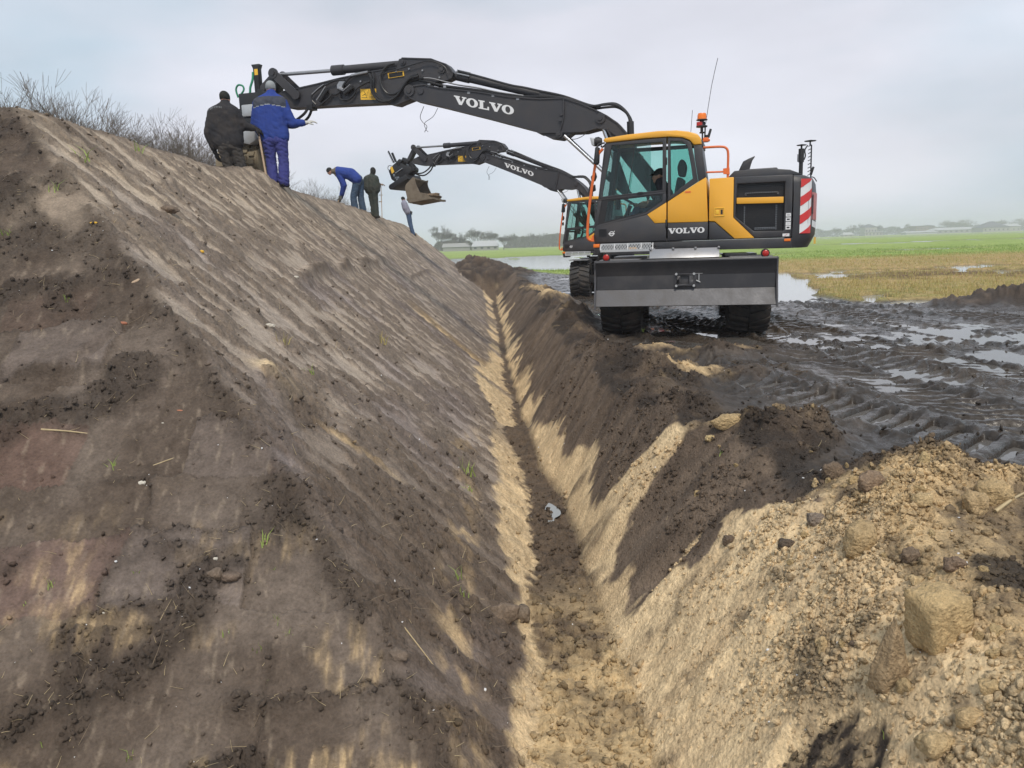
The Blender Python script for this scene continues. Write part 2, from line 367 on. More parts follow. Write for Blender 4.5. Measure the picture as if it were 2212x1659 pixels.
        # end face
        v3 = fbm(x*1.1, y*1.1, 3, 80)
        ce_ = mixc(np.broadcast_to(np.array((.100, .073, .054)), shape + (3,)).copy(), (.160, .124, .098), sstep(-.1, .4, v3) + .22*(po - .5))
        ce_ = mixc(ce_, PURP, sstep(.62, .95, po)*near*.22)
        ce_ = mixc(ce_, REDB, sstep(.84, .97, _wy[hh])*near*.42)
        ce_ = mixc(ce_, DRY, sstep(5.2, 6.4, y)*sstep(-.2, .4, v3)*.55)
        sm = sstep(.02, .3, fbm(x*2.2 + 5, y*3.2, 3, 81))*sstep(.0, .35, fbm(x*11, y*5, 4, 82) + .22)*sstep(4.3, 3.2, y)*sstep(.25, .45, fbm(x*.9 + 9, y*1.1, 2, 84)*.5 + .5)
        ce_ = mixc(ce_, SAND, sm*(.22 + .5*sstep(-.1, .4, fbm(x*34, y*7, 3, 91))))
        ce_ = mixc(ce_, DRY, .35*sstep(.2, .5, fbm(x*22, y*9, 3, 83)))
        ce_ = mixc(ce_, PEAT, ce*.8)
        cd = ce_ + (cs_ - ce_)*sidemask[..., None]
        cd = mixc(cd, DARK, crestc*sstep(-.2, .3, n2)*.5)
        # ground right of the trench
        g = np.empty(shape + (3,)); g[:] = MUD
        g = mixc(g, MUDB, sstep(-.2, .4, fbm(x*1.2, y*1.2, 3, 85))*.7)
        sandy = sstep(.24, .74, hs + .48*fbm(x*1.5, y*1.5, 5, 86) + .28*n3 - .5*sstep(2.2, 3.0, x))*heapm
        hc = np.empty(shape + (3,)); hc[:] = PEAT
        hc = mixc(hc, DARK, sstep(-.2, .3, n2 + .3*n3)); hc = mixc(hc, (.17, .125, .085), sstep(.1, .5, n2 - .2*n3)*.6)
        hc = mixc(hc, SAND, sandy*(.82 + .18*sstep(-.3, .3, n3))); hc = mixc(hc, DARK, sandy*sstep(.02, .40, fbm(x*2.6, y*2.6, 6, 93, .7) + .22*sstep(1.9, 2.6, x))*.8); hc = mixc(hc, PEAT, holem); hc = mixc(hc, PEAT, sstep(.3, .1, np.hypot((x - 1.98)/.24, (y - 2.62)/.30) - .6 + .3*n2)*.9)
        g = mixc(g, hc[...], heapm) if False else g + (hc - g)*heapm[..., None]
        # trench wall: dark topsoil over pale sand, in lobes left by the bucket
        inw = sstep(.02, -.08, wall - top)*sstep(37.5, 36, y)
        lobe = -.58 - .16*sstep(8, 9.5, y) + .30*pn(y*.75, 2 + 0*y, 87) + .16*pn(y*2.3, wall*.6, 88) - .28*sstep(5.4, 5.0, y) + .05*pn(y*13, wall*5, 98) + .14*n3 + .10*fbm(x*9, y*9, 3, 56) + 1.6*sstep(4.55, 3.85, y + .35*pn(x*2.5, y*2.5, 94) + .24*n3) + .9*np.exp(-((y - 5.55 + .25*(wall + .4))/.20)**2)
        wc = np.empty(shape + (3,)); wc[:] = (.17, .125, .09)
        wc = mixc(wc, DARK, sstep(-.3, .3, fbm(y*5, wall*1.5, 3, 89))*.75)
        wsd = sstep(.05, -.05, wall - lobe)
        wsc = mixc(np.broadcast_to(np.array(SANDB), shape + (3,)).copy(), (.47, .335, .195), sstep(-.25, .45, fbm(y*5, wall*2.2, 4, 90) + .25*sstep(4.6, 3.9, y)*fbm(x*2, y*2, 3, 95)) * .55)
        wc = wc + (wsc - wc)*wsd[..., None]
        wc = mixc(wc, DARK, .65*sstep(.2, .45, fbm(x*2, y*2, 2, 45))*sstep(3.8, 5, y) + .62*sstep(.06, .40, fbm(x*3, y*3, 6, 99, .7))*sstep(5, 4, y))
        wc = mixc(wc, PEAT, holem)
        g = g + (wc - g)*inw[..., None]
        fc = np.empty(shape + (3,)); fc[:] = (.115, .082, .056)
        fc = mixc(fc, (.56, .41, .225), sstep(5.4, 4.2, y + .5*n2)*sstep(-.5, .1, n2 + .4*n3)); fc = mixc(fc, PEAT, sstep(.0, .4, n3)*.5)
        inf = sstep(.06, -.02, x - br)*sstep(38, 37, y)
        g = g + (fc - g)*inf[..., None]
        # meadow
        fcol = np.empty(shape + (3,)); fcol[:] = GREEN
        fcol = mixc(fcol, GREEN2, sstep(-.3, .3, n1)); fcol = mixc(fcol, (.27, .34, .12), sstep(120, 400, y)*.5)
        tn = (1 - lf*sstep(30, 38, y))*sstep(54, 40, fy)
        fcol = mixc(fcol, TAN, tn); fcol = mixc(fcol, TAN2, tn*sstep(-.1, .35, n2 + .5*n1)*.8 + tn*sstep(24, 19, y)*.4)
        fcol = mixc(fcol, TAN, rs*band(62, 2.2, 0, .0)*.5)
        fcol = mixc(fcol, (.12, .075, .05), rs*sstep(22.5, 24, fy)*sstep(29, 27, fy)*sstep(11, 14, x)*.85)
        fcol = mixc(fcol, (.10, .085, .06), np.clip(fl*.7, 0, 1))
        g = g + (fcol - g)*fieldm[..., None]*np.where((x > 2.2) | (y > 44.5), 1, 0)[..., None]
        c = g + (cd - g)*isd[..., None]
        wet = mudm*(1 - .85*heapm)*(1 - isd)*(1 - inw)*(1 - inf)*sstep(-.5, .1, n1 + .6 + .4*n2)*sstep(1.4, 2.6, x)
        wet = np.maximum(wet, .25*isd*(1 - sidemask)*(1 - crumb)*near)
    # --- region
    reg = np.full(shape, 3)
    reg = np.where(fieldm > .5, 4, reg)
    reg = np.where((heapm > .5) & (x < 3.6) & (fieldm <= .5), 2, reg)
    reg = np.where((wall < top - .02) & (x < 3) & (y < 46) & (y > -3), 1, reg)
    reg = np.where(isd > .5, 0, reg)
    reg = np.where((x < -4) & (isd <= .5), 4, reg)
    return dict(z=z, c=c, wet=wet, reg=reg, crumb=crumb*isd, heap=heapm*(1 - isd), sandy=hs, isd=isd, side=sidemask, fl=fl, field=fieldm, mud=mudm)
def gz(x, y):
    return float(ground(np.array([x], float), np.array([y], float))['z'][0])

# ------------------------------------------------------------------ materials
MATS = {}
def nodes_mat(name):
    m = bpy.data.materials.new(name); m.use_nodes = True
    nt = m.node_tree; b = nt.nodes['Principled BSDF']
    MATS[name] = m
    return m, nt, b
def N(nt, t, **kw):
    n = nt.nodes.new(t)
    for k, v in kw.items():
        if k in n.inputs: n.inputs[k].default_value = v
        else: setattr(n, k, v)
    return n
def soil_material(name, bump=1.0, fine=55.0, dist=.012, wetness=True, spread=(0.72, 1.26)):
    m, nt, b = nodes_mat(name); L = nt.links.new
    at = N(nt, 'ShaderNodeAttribute', attribute_name='soil'); aw = N(nt, 'ShaderNodeAttribute', attribute_name='wet')
    tc = N(nt, 'ShaderNodeTexCoord')
    n1 = N(nt, 'ShaderNodeTexNoise', Scale=fine, Detail=6.0, Roughness=.65); n2 = N(nt, 'ShaderNodeTexNoise', Scale=fine*.22, Detail=5.0, Roughness=.6)
    n3 = N(nt, 'ShaderNodeTexVoronoi', Scale=fine*.9)
    for n in (n1, n2, n3): L(tc.outputs['Object'], n.inputs['Vector'])
    mr = N(nt, 'ShaderNodeMapRange'); mr.inputs[1].default_value = .28; mr.inputs[2].default_value = .72; mr.inputs[3].default_value = spread[0]; mr.inputs[4].default_value = spread[1]
    L(n1.outputs['Fac'], mr.inputs[0])
    mr2 = N(nt, 'ShaderNodeMapRange'); mr2.inputs[1].default_value = .3; mr2.inputs[2].default_value = .7; mr2.inputs[3].default_value = .78; mr2.inputs[4].default_value = 1.22
    L(n2.outputs['Fac'], mr2.inputs[0])
    mu = N(nt, 'ShaderNodeMath', operation='MULTIPLY'); L(mr.outputs[0], mu.inputs[0]); L(mr2.outputs[0], mu.inputs[1])
    sc = N(nt, 'ShaderNodeVectorMath', operation='SCALE'); L(at.outputs['Color'], sc.inputs[0]); L(mu.outputs[0], sc.inputs['Scale'])
    L(sc.outputs[0], b.inputs['Base Color'])
    if wetness:
        wm = N(nt, 'ShaderNodeMath', operation='MULTIPLY'); wr = N(nt, 'ShaderNodeMapRange'); wr.inputs[1].default_value = .30; wr.inputs[2].default_value = .52
        L(n2.outputs['Fac'], wr.inputs[0]); L(aw.outputs['Fac'], wm.inputs[0]); L(wr.outputs[0], wm.inputs[1])
        rr = N(nt, 'ShaderNodeMapRange'); rr.inputs[3].default_value = .95; rr.inputs[4].default_value = .19
        L(wm.outputs[0], rr.inputs[0]); L(rr.outputs[0], b.inputs['Roughness'])
    else: b.inputs['Roughness'].default_value = .95
    b.inputs['Specular IOR Level'].default_value = .4 if wetness else .15
    ad = N(nt, 'ShaderNodeMath', operation='ADD'); L(n1.outputs['Fac'], ad.inputs[0])
    s3 = N(nt, 'ShaderNodeMath', operation='MULTIPLY'); s3.inputs[1].default_value = -.5; L(n3.outputs['Distance'], s3.inputs[0]); L(s3.outputs[0], ad.inputs[1])
    ad2 = N(nt, 'ShaderNodeMath', operation='ADD'); L(ad.outputs[0], ad2.inputs[0]); L(n2.outputs['Fac'], ad2.inputs[1])
    bp = N(nt, 'ShaderNodeBump', Strength=bump, Distance=dist); L(ad2.outputs[0], bp.inputs['Height']); L(bp.outputs[0], b.inputs['Normal'])
    return m
soil_material('packed_soil', 1.0, 60, .010); soil_material('trench_soil', 1.0, 60, .012); soil_material('loose_soil', 1.0, 75, .018, spread=(.66, 1.3))
soil_material('wet_mud', .55, 30, .010); soil_material('meadow', 1.0, 14, .05, False, spread=(.6, 1.45))

# ------------------------------------------------------------------ ground sheets (one grid cut along the borders of the regions)
def ring_grid(r, a):
    R_, A_ = np.meshgrid(r, a, indexing='ij')
    return R_*np.sin(A_), R_*np.cos(A_)
_aw = np.concatenate([np.radians(np.linspace(-75, -36, 60, endpoint=False)), np.radians(np.linspace(-36, 42, 980, endpoint=False)), np.radians(np.linspace(42, 75, 50))])
_rw = np.concatenate([np.geomspace(.7, 2.2, 60, endpoint=False), np.geomspace(2.2, 16, 640, endpoint=False), np.geomspace(16, 62, 180)])
gX, gY = ring_grid(_rw, _aw)
G = ground(gX, gY)
names = ['embankment', 'trench', 'spoil_heap', 'mud_track', 'field']
gm = ['packed_soil', 'trench_soil', 'loose_soil', 'wet_mud', 'meadow']
def sheets(X, Y, G, only=None):
    nr, na = X.shape
    V = np.stack([X, Y, G['z']], -1).reshape(-1, 3)
    idx = np.arange(nr*na).reshape(nr, na)
    F = np.stack([idx[:-1, :-1], idx[:-1, 1:], idx[1:, 1:], idx[1:, :-1]], -1).reshape(-1, 4)
    fr = G['reg'][:-1, :-1].reshape(-1)
    for k in range(5):
        f = F[fr == k]
        if not len(f): continue
        u, inv = np.unique(f, return_inverse=True)
        me = np_mesh(names[k], V[u], inv.reshape(-1, 4)[:, ::-1])
        ca = me.attributes.new('soil', 'FLOAT_COLOR', 'POINT')
        cc = np.concatenate([G['c'].reshape(-1, 3)[u], np.ones((len(u), 1))], 1).astype(np.float32)
        ca.data.foreach_set('color', cc.ravel())
        wa = me.attributes.new('wet', 'FLOAT', 'POINT'); wa.data.foreach_set('value', G['wet'].reshape(-1)[u].astype(np.float32))
        yield k, me
for k, me in sheets(gX, gY, G):
    link(names[k], me, MATS[gm[k]], smooth=True, kind='structure')
_rf = np.geomspace(61.9, 1600, 130); _af = np.radians(np.linspace(-75, 75, 420))
fX, fY = ring_grid(_rf, _af)
GF = ground(fX, fY)
GF['z'] = np.where(fX < -4, np.minimum(GF['z'], .1), GF['z'])
for k, me in sheets(fX, fY, dict(GF, reg=np.full(fX.shape, 4))):
    link('field', me, MATS['meadow'], smooth=True, kind='structure')

# ------------------------------------------------------------------ plain materials
def paint(name, col, rough=.45, metal=0.0, dirt=.25, dirtcol=(.20, .165, .13), scale=3.0, bump=.0, spec=.5):
    m, nt, b = nodes_mat(name); L = nt.links.new
    tc = N(nt, 'ShaderNodeTexCoord')
    n1 = N(nt, 'ShaderNodeTexNoise', Scale=scale, Detail=8.0, Roughness=.68); L(tc.outputs['Object'], n1.inputs['Vector'])
    mr = N(nt, 'ShaderNodeMapRange'); mr.inputs[1].default_value = .45; mr.inputs[2].default_value = .80; mr.inputs[3].default_value = 0; mr.inputs[4].default_value = dirt
    L(n1.outputs['Fac'], mr.inputs[0])
    mx = N(nt, 'ShaderNodeMix', data_type='RGBA'); mx.inputs['A'].default_value = (*col, 1); mx.inputs['B'].default_value = (*dirtcol, 1)
    L(mr.outputs[0], mx.inputs['Factor']); L(mx.outputs['Result'], b.inputs['Base Color'])
    rr = N(nt, 'ShaderNodeMapRange'); rr.inputs[1].default_value = .3; rr.inputs[2].default_value = .75; rr.inputs[3].default_value = rough*.8; rr.inputs[4].default_value = min(1, rough*1.4)
    L(n1.outputs['Fac'], rr.inputs[0]); L(rr.outputs[0], b.inputs['Roughness'])
    b.inputs['Metallic'].default_value = metal; b.inputs['Specular IOR Level'].default_value = spec
    if bump:
        n2 = N(nt, 'ShaderNodeTexNoise', Scale=scale*9, Detail=5.0); L(tc.outputs['Object'], n2.inputs['Vector'])
        bp = N(nt, 'ShaderNodeBump', Strength=bump, Distance=.01); L(n2.outputs['Fac'], bp.inputs['Height']); L(bp.outputs[0], b.inputs['Normal'])
    return m
paint('yellow', (.82, .40, .035), .38, dirt=.28, dirtcol=(.50, .30, .10), scale=2.2); paint('charcoal', (.036, .036, .041), .42, dirt=.36, dirtcol=(.115, .092, .072), scale=2.8); paint('boomgrey', (.036, .035, .040), .5, dirt=.30, dirtcol=(.115, .095, .078), scale=2.2)
paint('black', (.014, .014, .016), .5, dirt=.2, dirtcol=(.06, .055, .05)); paint('rubber', (.026, .025, .025), .7, dirt=.95, dirtcol=(.13, .105, .085), scale=3.5, bump=.6)
paint('hose', (.016, .016, .018), .4, dirt=.15); paint('chrome', (.62, .63, .65), .18, metal=1.0, dirt=.1); paint('steel', (.36, .36, .37), .4, metal=.7, dirt=.5, dirtcol=(.16, .14, .12), scale=6)
paint('galv', (.50, .51, .52), .45, metal=.4, dirt=.35, scale=8); paint('orange', (.75, .155, .03), .45, dirt=.1); paint('amber', (.85, .20, .02), .25, dirt=.05); paint('redlamp', (.42, .020, .014), .25, dirt=.08)
paint('decalwhite', (.74, .74, .75), .5, dirt=.12); paint('decalred', (.60, .035, .035), .45, dirt=.12); paint('labelyellow', (.85, .50, .04), .5, dirt=.2, scale=12); paint('labelink', (.03, .025, .02), .6, dirt=.1)
paint('bladepaint', (.046, .046, .052), .42, dirt=.55, dirtcol=(.13, .12, .115), scale=2.2, bump=.1); paint('bladeedge', (.078, .078, .088), .45, metal=.15, dirt=.7, dirtcol=(.11, .10, .09), scale=4, bump=.15)
paint('muddysteel', (.20, .165, .125), .8, dirt=.9, dirtcol=(.10, .075, .055), scale=4, bump=.5, spec=.2); paint('drummud', (.26, .215, .15), .9, dirt=.9, dirtcol=(.12, .095, .065), scale=7, bump=1.0, spec=.1)
paint('greenhose', (.02, .23, .12), .45, dirt=.1); paint('seatcloth', (.035, .036, .04), .85, dirt=.2); paint('pinkred', (.50, .10, .10), .4, dirt=.15); paint('interior', (.06, .063, .066), .7, dirt=.2)
def glass_mat(name, tint, gl=.06):
    m = bpy.data.materials.new(name); m.use_nodes = True; MATS[name] = m
    nt = m.node_tree; nt.nodes.clear(); L = nt.links.new
    o = N(nt, 'ShaderNodeOutputMaterial'); t = N(nt, 'ShaderNodeBsdfTransparent'); t.inputs['Color'].default_value = (*tint, 1)
    g = N(nt, 'ShaderNodeBsdfGlossy'); g.inputs['Roughness'].default_value = .03
    f = N(nt, 'ShaderNodeFresnel'); f.inputs['IOR'].default_value = 1.45
    mx = N(nt, 'ShaderNodeMixShader'); L(f.outputs[0], mx.inputs[0]); L(t.outputs[0], mx.inputs[1]); L(g.outputs[0], mx.inputs[2]); L(mx.outputs[0], o.inputs[0])
    return m
glass_mat('glass', (.72, .84, .82)); glass_mat('glassgreen', (.62, .84, .80))

# ------------------------------------------------------------------ mesh builder: every part is one mesh
def smooth_path(pts, k=6):
    P = [np.array(p, float) for p in pts]
    if len(P) < 3: return P
    Q = [2*P[0] - P[1]] + P + [2*P[-1] - P[-2]]
    out = []
    for i in range(1, len(Q) - 2):
        p0, p1, p2, p3 = Q[i - 1:i + 3]
        for j in range(k):
            t = j/k
            out.append(.5*((2*p1) + (-p0 + p2)*t + (2*p0 - 5*p1 + 4*p2 - p3)*t*t + (-p0 + 3*p1 - 3*p2 + p3)*t**3))
    out.append(P[-1])
    return out
class MB:
    def __init__(s): s.v = []; s.f = []; s.m = []; s.cur = 0
    def add(s, verts, faces):
        o = len(s.v); s.v += [tuple(float(c) for c in p) for p in verts]
        s.f += [tuple(i + o for i in f) for f in faces]; s.m += [s.cur]*len(faces)
        return s
    def box(s, a, b):
        (x0, y0, z0), (x1, y1, z1) = a, b
        v = [(x0, y0, z0), (x1, y0, z0), (x1, y1, z0), (x0, y1, z0), (x0, y0, z1), (x1, y0, z1), (x1, y1, z1), (x0, y1, z1)]
        return s.add(v, [(3, 2, 1, 0), (4, 5, 6, 7), (0, 1, 5, 4), (1, 2, 6, 5), (2, 3, 7, 6), (3, 0, 4, 7)])
    def beam(s, p, q, w, h, up=(0, 0, 1)):
        p, q = Vector(p), Vector(q); d = (q - p).normalized(); a = d.cross(Vector(up)).normalized(); b = a.cross(d)
        v = [e + a*sx*w/2 + b*sy*h/2 for e in (p, q) for sx, sy in ((-1, -1), (1, -1), (1, 1), (-1, 1))]
        return s.add(v, [(0, 1, 2, 3), (7, 6, 5, 4), (0, 4, 5, 1), (1, 5, 6, 2), (2, 6, 7, 3), (3, 7, 4, 0)])
    def prism(s, pts, y0, y1, T=None):
        """outline in (x, z), from y0 to y1"""
        if T: pts = [T(*p) for p in pts]
        n = len(pts)
        ar = sum(pts[i][0]*pts[(i + 1) % n][1] - pts[(i + 1) % n][0]*pts[i][1] for i in range(n))
        if ar < 0: pts = pts[::-1]
        if y0 > y1: y0, y1 = y1, y0
        v = [(x, y0, z) for x, z in pts] + [(x, y1, z) for x, z in pts]
        return s.add(v, [tuple(range(n)), tuple(range(2*n - 1, n - 1, -1))] + [((i + 1) % n, i, n + i, n + (i + 1) % n) for i in range(n)])
    def ring(s, outer, inner, y0, y1):
        n = len(outer)
        v = [(x, y, z) for y in (y0, y1) for lp in (outer, inner) for x, z in lp]
        f = []
        for i in range(n):
            j = (i + 1) % n
            f += [(i, j, n + j, n + i), (2*n + j, 2*n + i, 3*n + i, 3*n + j), (j, i, 2*n + i, 2*n + j), (n + i, n + j, 3*n + j, 3*n + i)]
        return s.add(v, f)
    def cyl(s, p, q, r0, r1=None, n=16, cap=True):
        r1 = r0 if r1 is None else r1
        p, q = Vector(p), Vector(q); d = (q - p).normalized()
        a = d.orthogonal().normalized(); b = d.cross(a)
        v = [p + (a*math.cos(t) + b*math.sin(t))*r0 for t in [2*math.pi*i/n for i in range(n)]] + [q + (a*math.cos(t) + b*math.sin(t))*r1 for t in [2*math.pi*i/n for i in range(n)]]
        f = [(i, (i + 1) % n, n + (i + 1) % n, n + i) for i in range(n)]
        if cap: f += [tuple(range(n - 1, -1, -1)), tuple(range(n, 2*n))]
        return s.add(v, f)
    def tube(s, pts, r, n=8, k=6, taper=None):
        P = [Vector(p) for p in smooth_path(pts, k)] if k else [Vector(p) for p in pts]
        m = len(P); v = []; a = None
        for i in range(m):
            d = (P[min(i + 1, m - 1)] - P[max(i - 1, 0)]).normalized()
            a = d.orthogonal().normalized() if a is None else (a - d*a.dot(d)).normalized()
            b = d.cross(a); rr = r if taper is None else r + (taper - r)*i/(m - 1)
            v += [P[i] + (a*math.cos(2*math.pi*j/n) + b*math.sin(2*math.pi*j/n))*rr for j in range(n)]
        f = [(i*n + j, i*n + (j + 1) % n, (i + 1)*n + (j + 1) % n, (i + 1)*n + j) for i in range(m - 1) for j in range(n)]
        f += [tuple(range(n - 1, -1, -1)), tuple(range((m - 1)*n, m*n))]
        return s.add(v, f)
    def lathe(s, prof, c, axis='y', n=32):
        """prof: (radius, along)"""
        v = []; k = len(prof)
        for i in range(n):
            t = 2*math.pi*i/n
            for r, h in prof:
                if axis == 'y': v.append((c[0] + r*math.cos(t), c[1] + h, c[2] + r*math.sin(t)))
                elif axis == 'x': v.append((c[0] + h, c[1] + r*math.cos(t), c[2] + r*math.sin(t)))
                else: v.append((c[0] + r*math.cos(t), c[1] + r*math.sin(t), c[2] + h))
        f = [(i*k + j, i*k + j + 1, ((i + 1) % n)*k + j + 1, ((i + 1) % n)*k + j) for i in range(n) for j in range(k - 1)]
        return s.add(v, f)
    def ball(s, c, r, n=12, m=8):
        r = (r, r, r) if isinstance(r, (int, float)) else r
        v = [(c[0] + r[0]*math.sin(math.pi*i/m)*math.cos(2*math.pi*j/n), c[1] + r[1]*math.sin(math.pi*i/m)*math.sin(2*math.pi*j/n), c[2] + r[2]*math.cos(math.pi*i/m)) for i in range(m + 1) for j in range(n)]
        return s.add(v, [(i*n + j, (i + 1)*n + j, (i + 1)*n + (j + 1) % n, i*n + (j + 1) % n) for i in range(m) for j in range(n)])
    def mapv(s, fn, start=0):
        s.v[start:] = [tuple(fn(Vector(p))) for p in s.v[start:]]
        return s
    def build(s, name, mats, parent=None, smooth=None, bevel=0, kind=None):
        me = bpy.data.meshes.new(name); me.from_pydata(s.v, [], s.f)
        bm = bmesh.new(); bm.from_mesh(me)
        for f, k in zip(bm.faces, s.m): f.material_index = k
        bmesh.ops.remove_doubles(bm, verts=bm.verts, dist=1e-5)
        bmesh.ops.recalc_face_normals(bm, faces=bm.faces)
        if bevel:
            es = [e for e in bm.edges if len(e.link_faces) == 2 and e.calc_face_angle(0) > .5]
            bmesh.ops.bevel(bm, geom=es, offset=bevel, segments=2, profile=.5, affect='EDGES', clamp_overlap=True)
        bm.to_mesh(me); bm.free()
        o = link(name, me, [MATS[x] for x in (mats if isinstance(mats, (list, tuple)) else [mats])], parent, kind=kind)
        ang = .6 if smooth is None else smooth
        if ang:
            me.polygons.foreach_set('use_smooth', [True]*len(me.polygons)); me.set_sharp_from_angle(angle=ang)
        return o

# ------------------------------------------------------------------ lettering
LET = {'V': ([[(0, 1), (0, .86), (.11, .86), (.47, 0), (.72, 0), (1.08, .86), (1.19, .86), (1.19, 1), (.76, 1), (.76, .86), (.88, .86), (.67, .36), (.46, .86), (.57, .86), (.57, 1)]], 1.16),
       'L': ([[(0, 1), (0, .86), (.12, .86), (.12, .14), (0, .14), (0, 0), (.98, 0), (.98, .40), (.85, .40), (.80, .14), (.44, .14), (.44, .86), (.58, .86), (.58, 1)]], 1.02)}
def wordmark(mb, x0, z0, h, w, y, slope=0.0, t=.003, sx=-1, word='VOLVO'):
    """slab-serif letters on a plane y = const, read from +y; x runs against the reading direction (sx=-1)"""
    tot = sum(1.16 if ch in 'VO' else 1.02 for ch in word)
    k = w/tot; cx_ = 0
    fl = lambda px, pz: (x0 + sx*px*k, z0 + pz*h + slope*px*k)
    for ch in word:
        if ch in LET:
            for pg in LET[ch][0]: mb.prism([fl(cx_ + a, b) for a, b in pg], y, y + t)
        else:
            n = 22; oc = [(.55 + .56*math.cos(2*math.pi*i/n), .5 + .53*math.sin(2*math.pi*i/n)) for i in range(n)]; ic = [(.55 + .23*math.cos(2*math.pi*i/n), .5 + .38*math.sin(2*math.pi*i/n)) for i in range(n)]
            mb.ring([fl(cx_ + a, b) for a, b in oc], [fl(cx_ + a, b) for a, b in ic], y, y + t)
        cx_ += 1.16 if ch in 'VO' else 1.02
    return mb

# ------------------------------------------------------------------ wheeled excavator
def tyre_mesh(c, r, w, side):
    mb = MB()
    prof = [(.30, -w*.46), (r*.80, -w*.5), (r*.90, -w*.48), (r*.925, -w*.42), (r*.93, 0), (r*.925, w*.42), (r*.90, w*.48), (r*.80, w*.5), (.30, w*.46)]
    mb.lathe(prof, c, 'y', 40)
    n = 22
    for i in range(n):
        for sgn in (-1, 1):
            t0 = 2*math.pi*(i + (.25 if sgn > 0 else -.25))/n
            q = []
            for (yy, dt) in ((.02, .0), (.30, -.055), (.49, -.10)):
                for hw in (-.052, .052):
                    for rr in (r*.88, r*1.0 if yy < .4 else r*.965):
                        a = t0 + dt*1.6 + hw
                        q.append((c[0] + rr*math.cos(a), c[1] + sgn*yy*w, c[2] + rr*math.sin(a)))
            f = []
            for k in range(2):
                o = 4*k
                f += [(o + 1, o + 3, o + 7, o + 5), (o, o + 1, o + 5, o + 4), (o + 2, o + 6, o + 7, o + 3)]
            f += [(0, 2, 3, 1), (8, 9, 11, 10)]
            mb.add(q, f)
    return mb

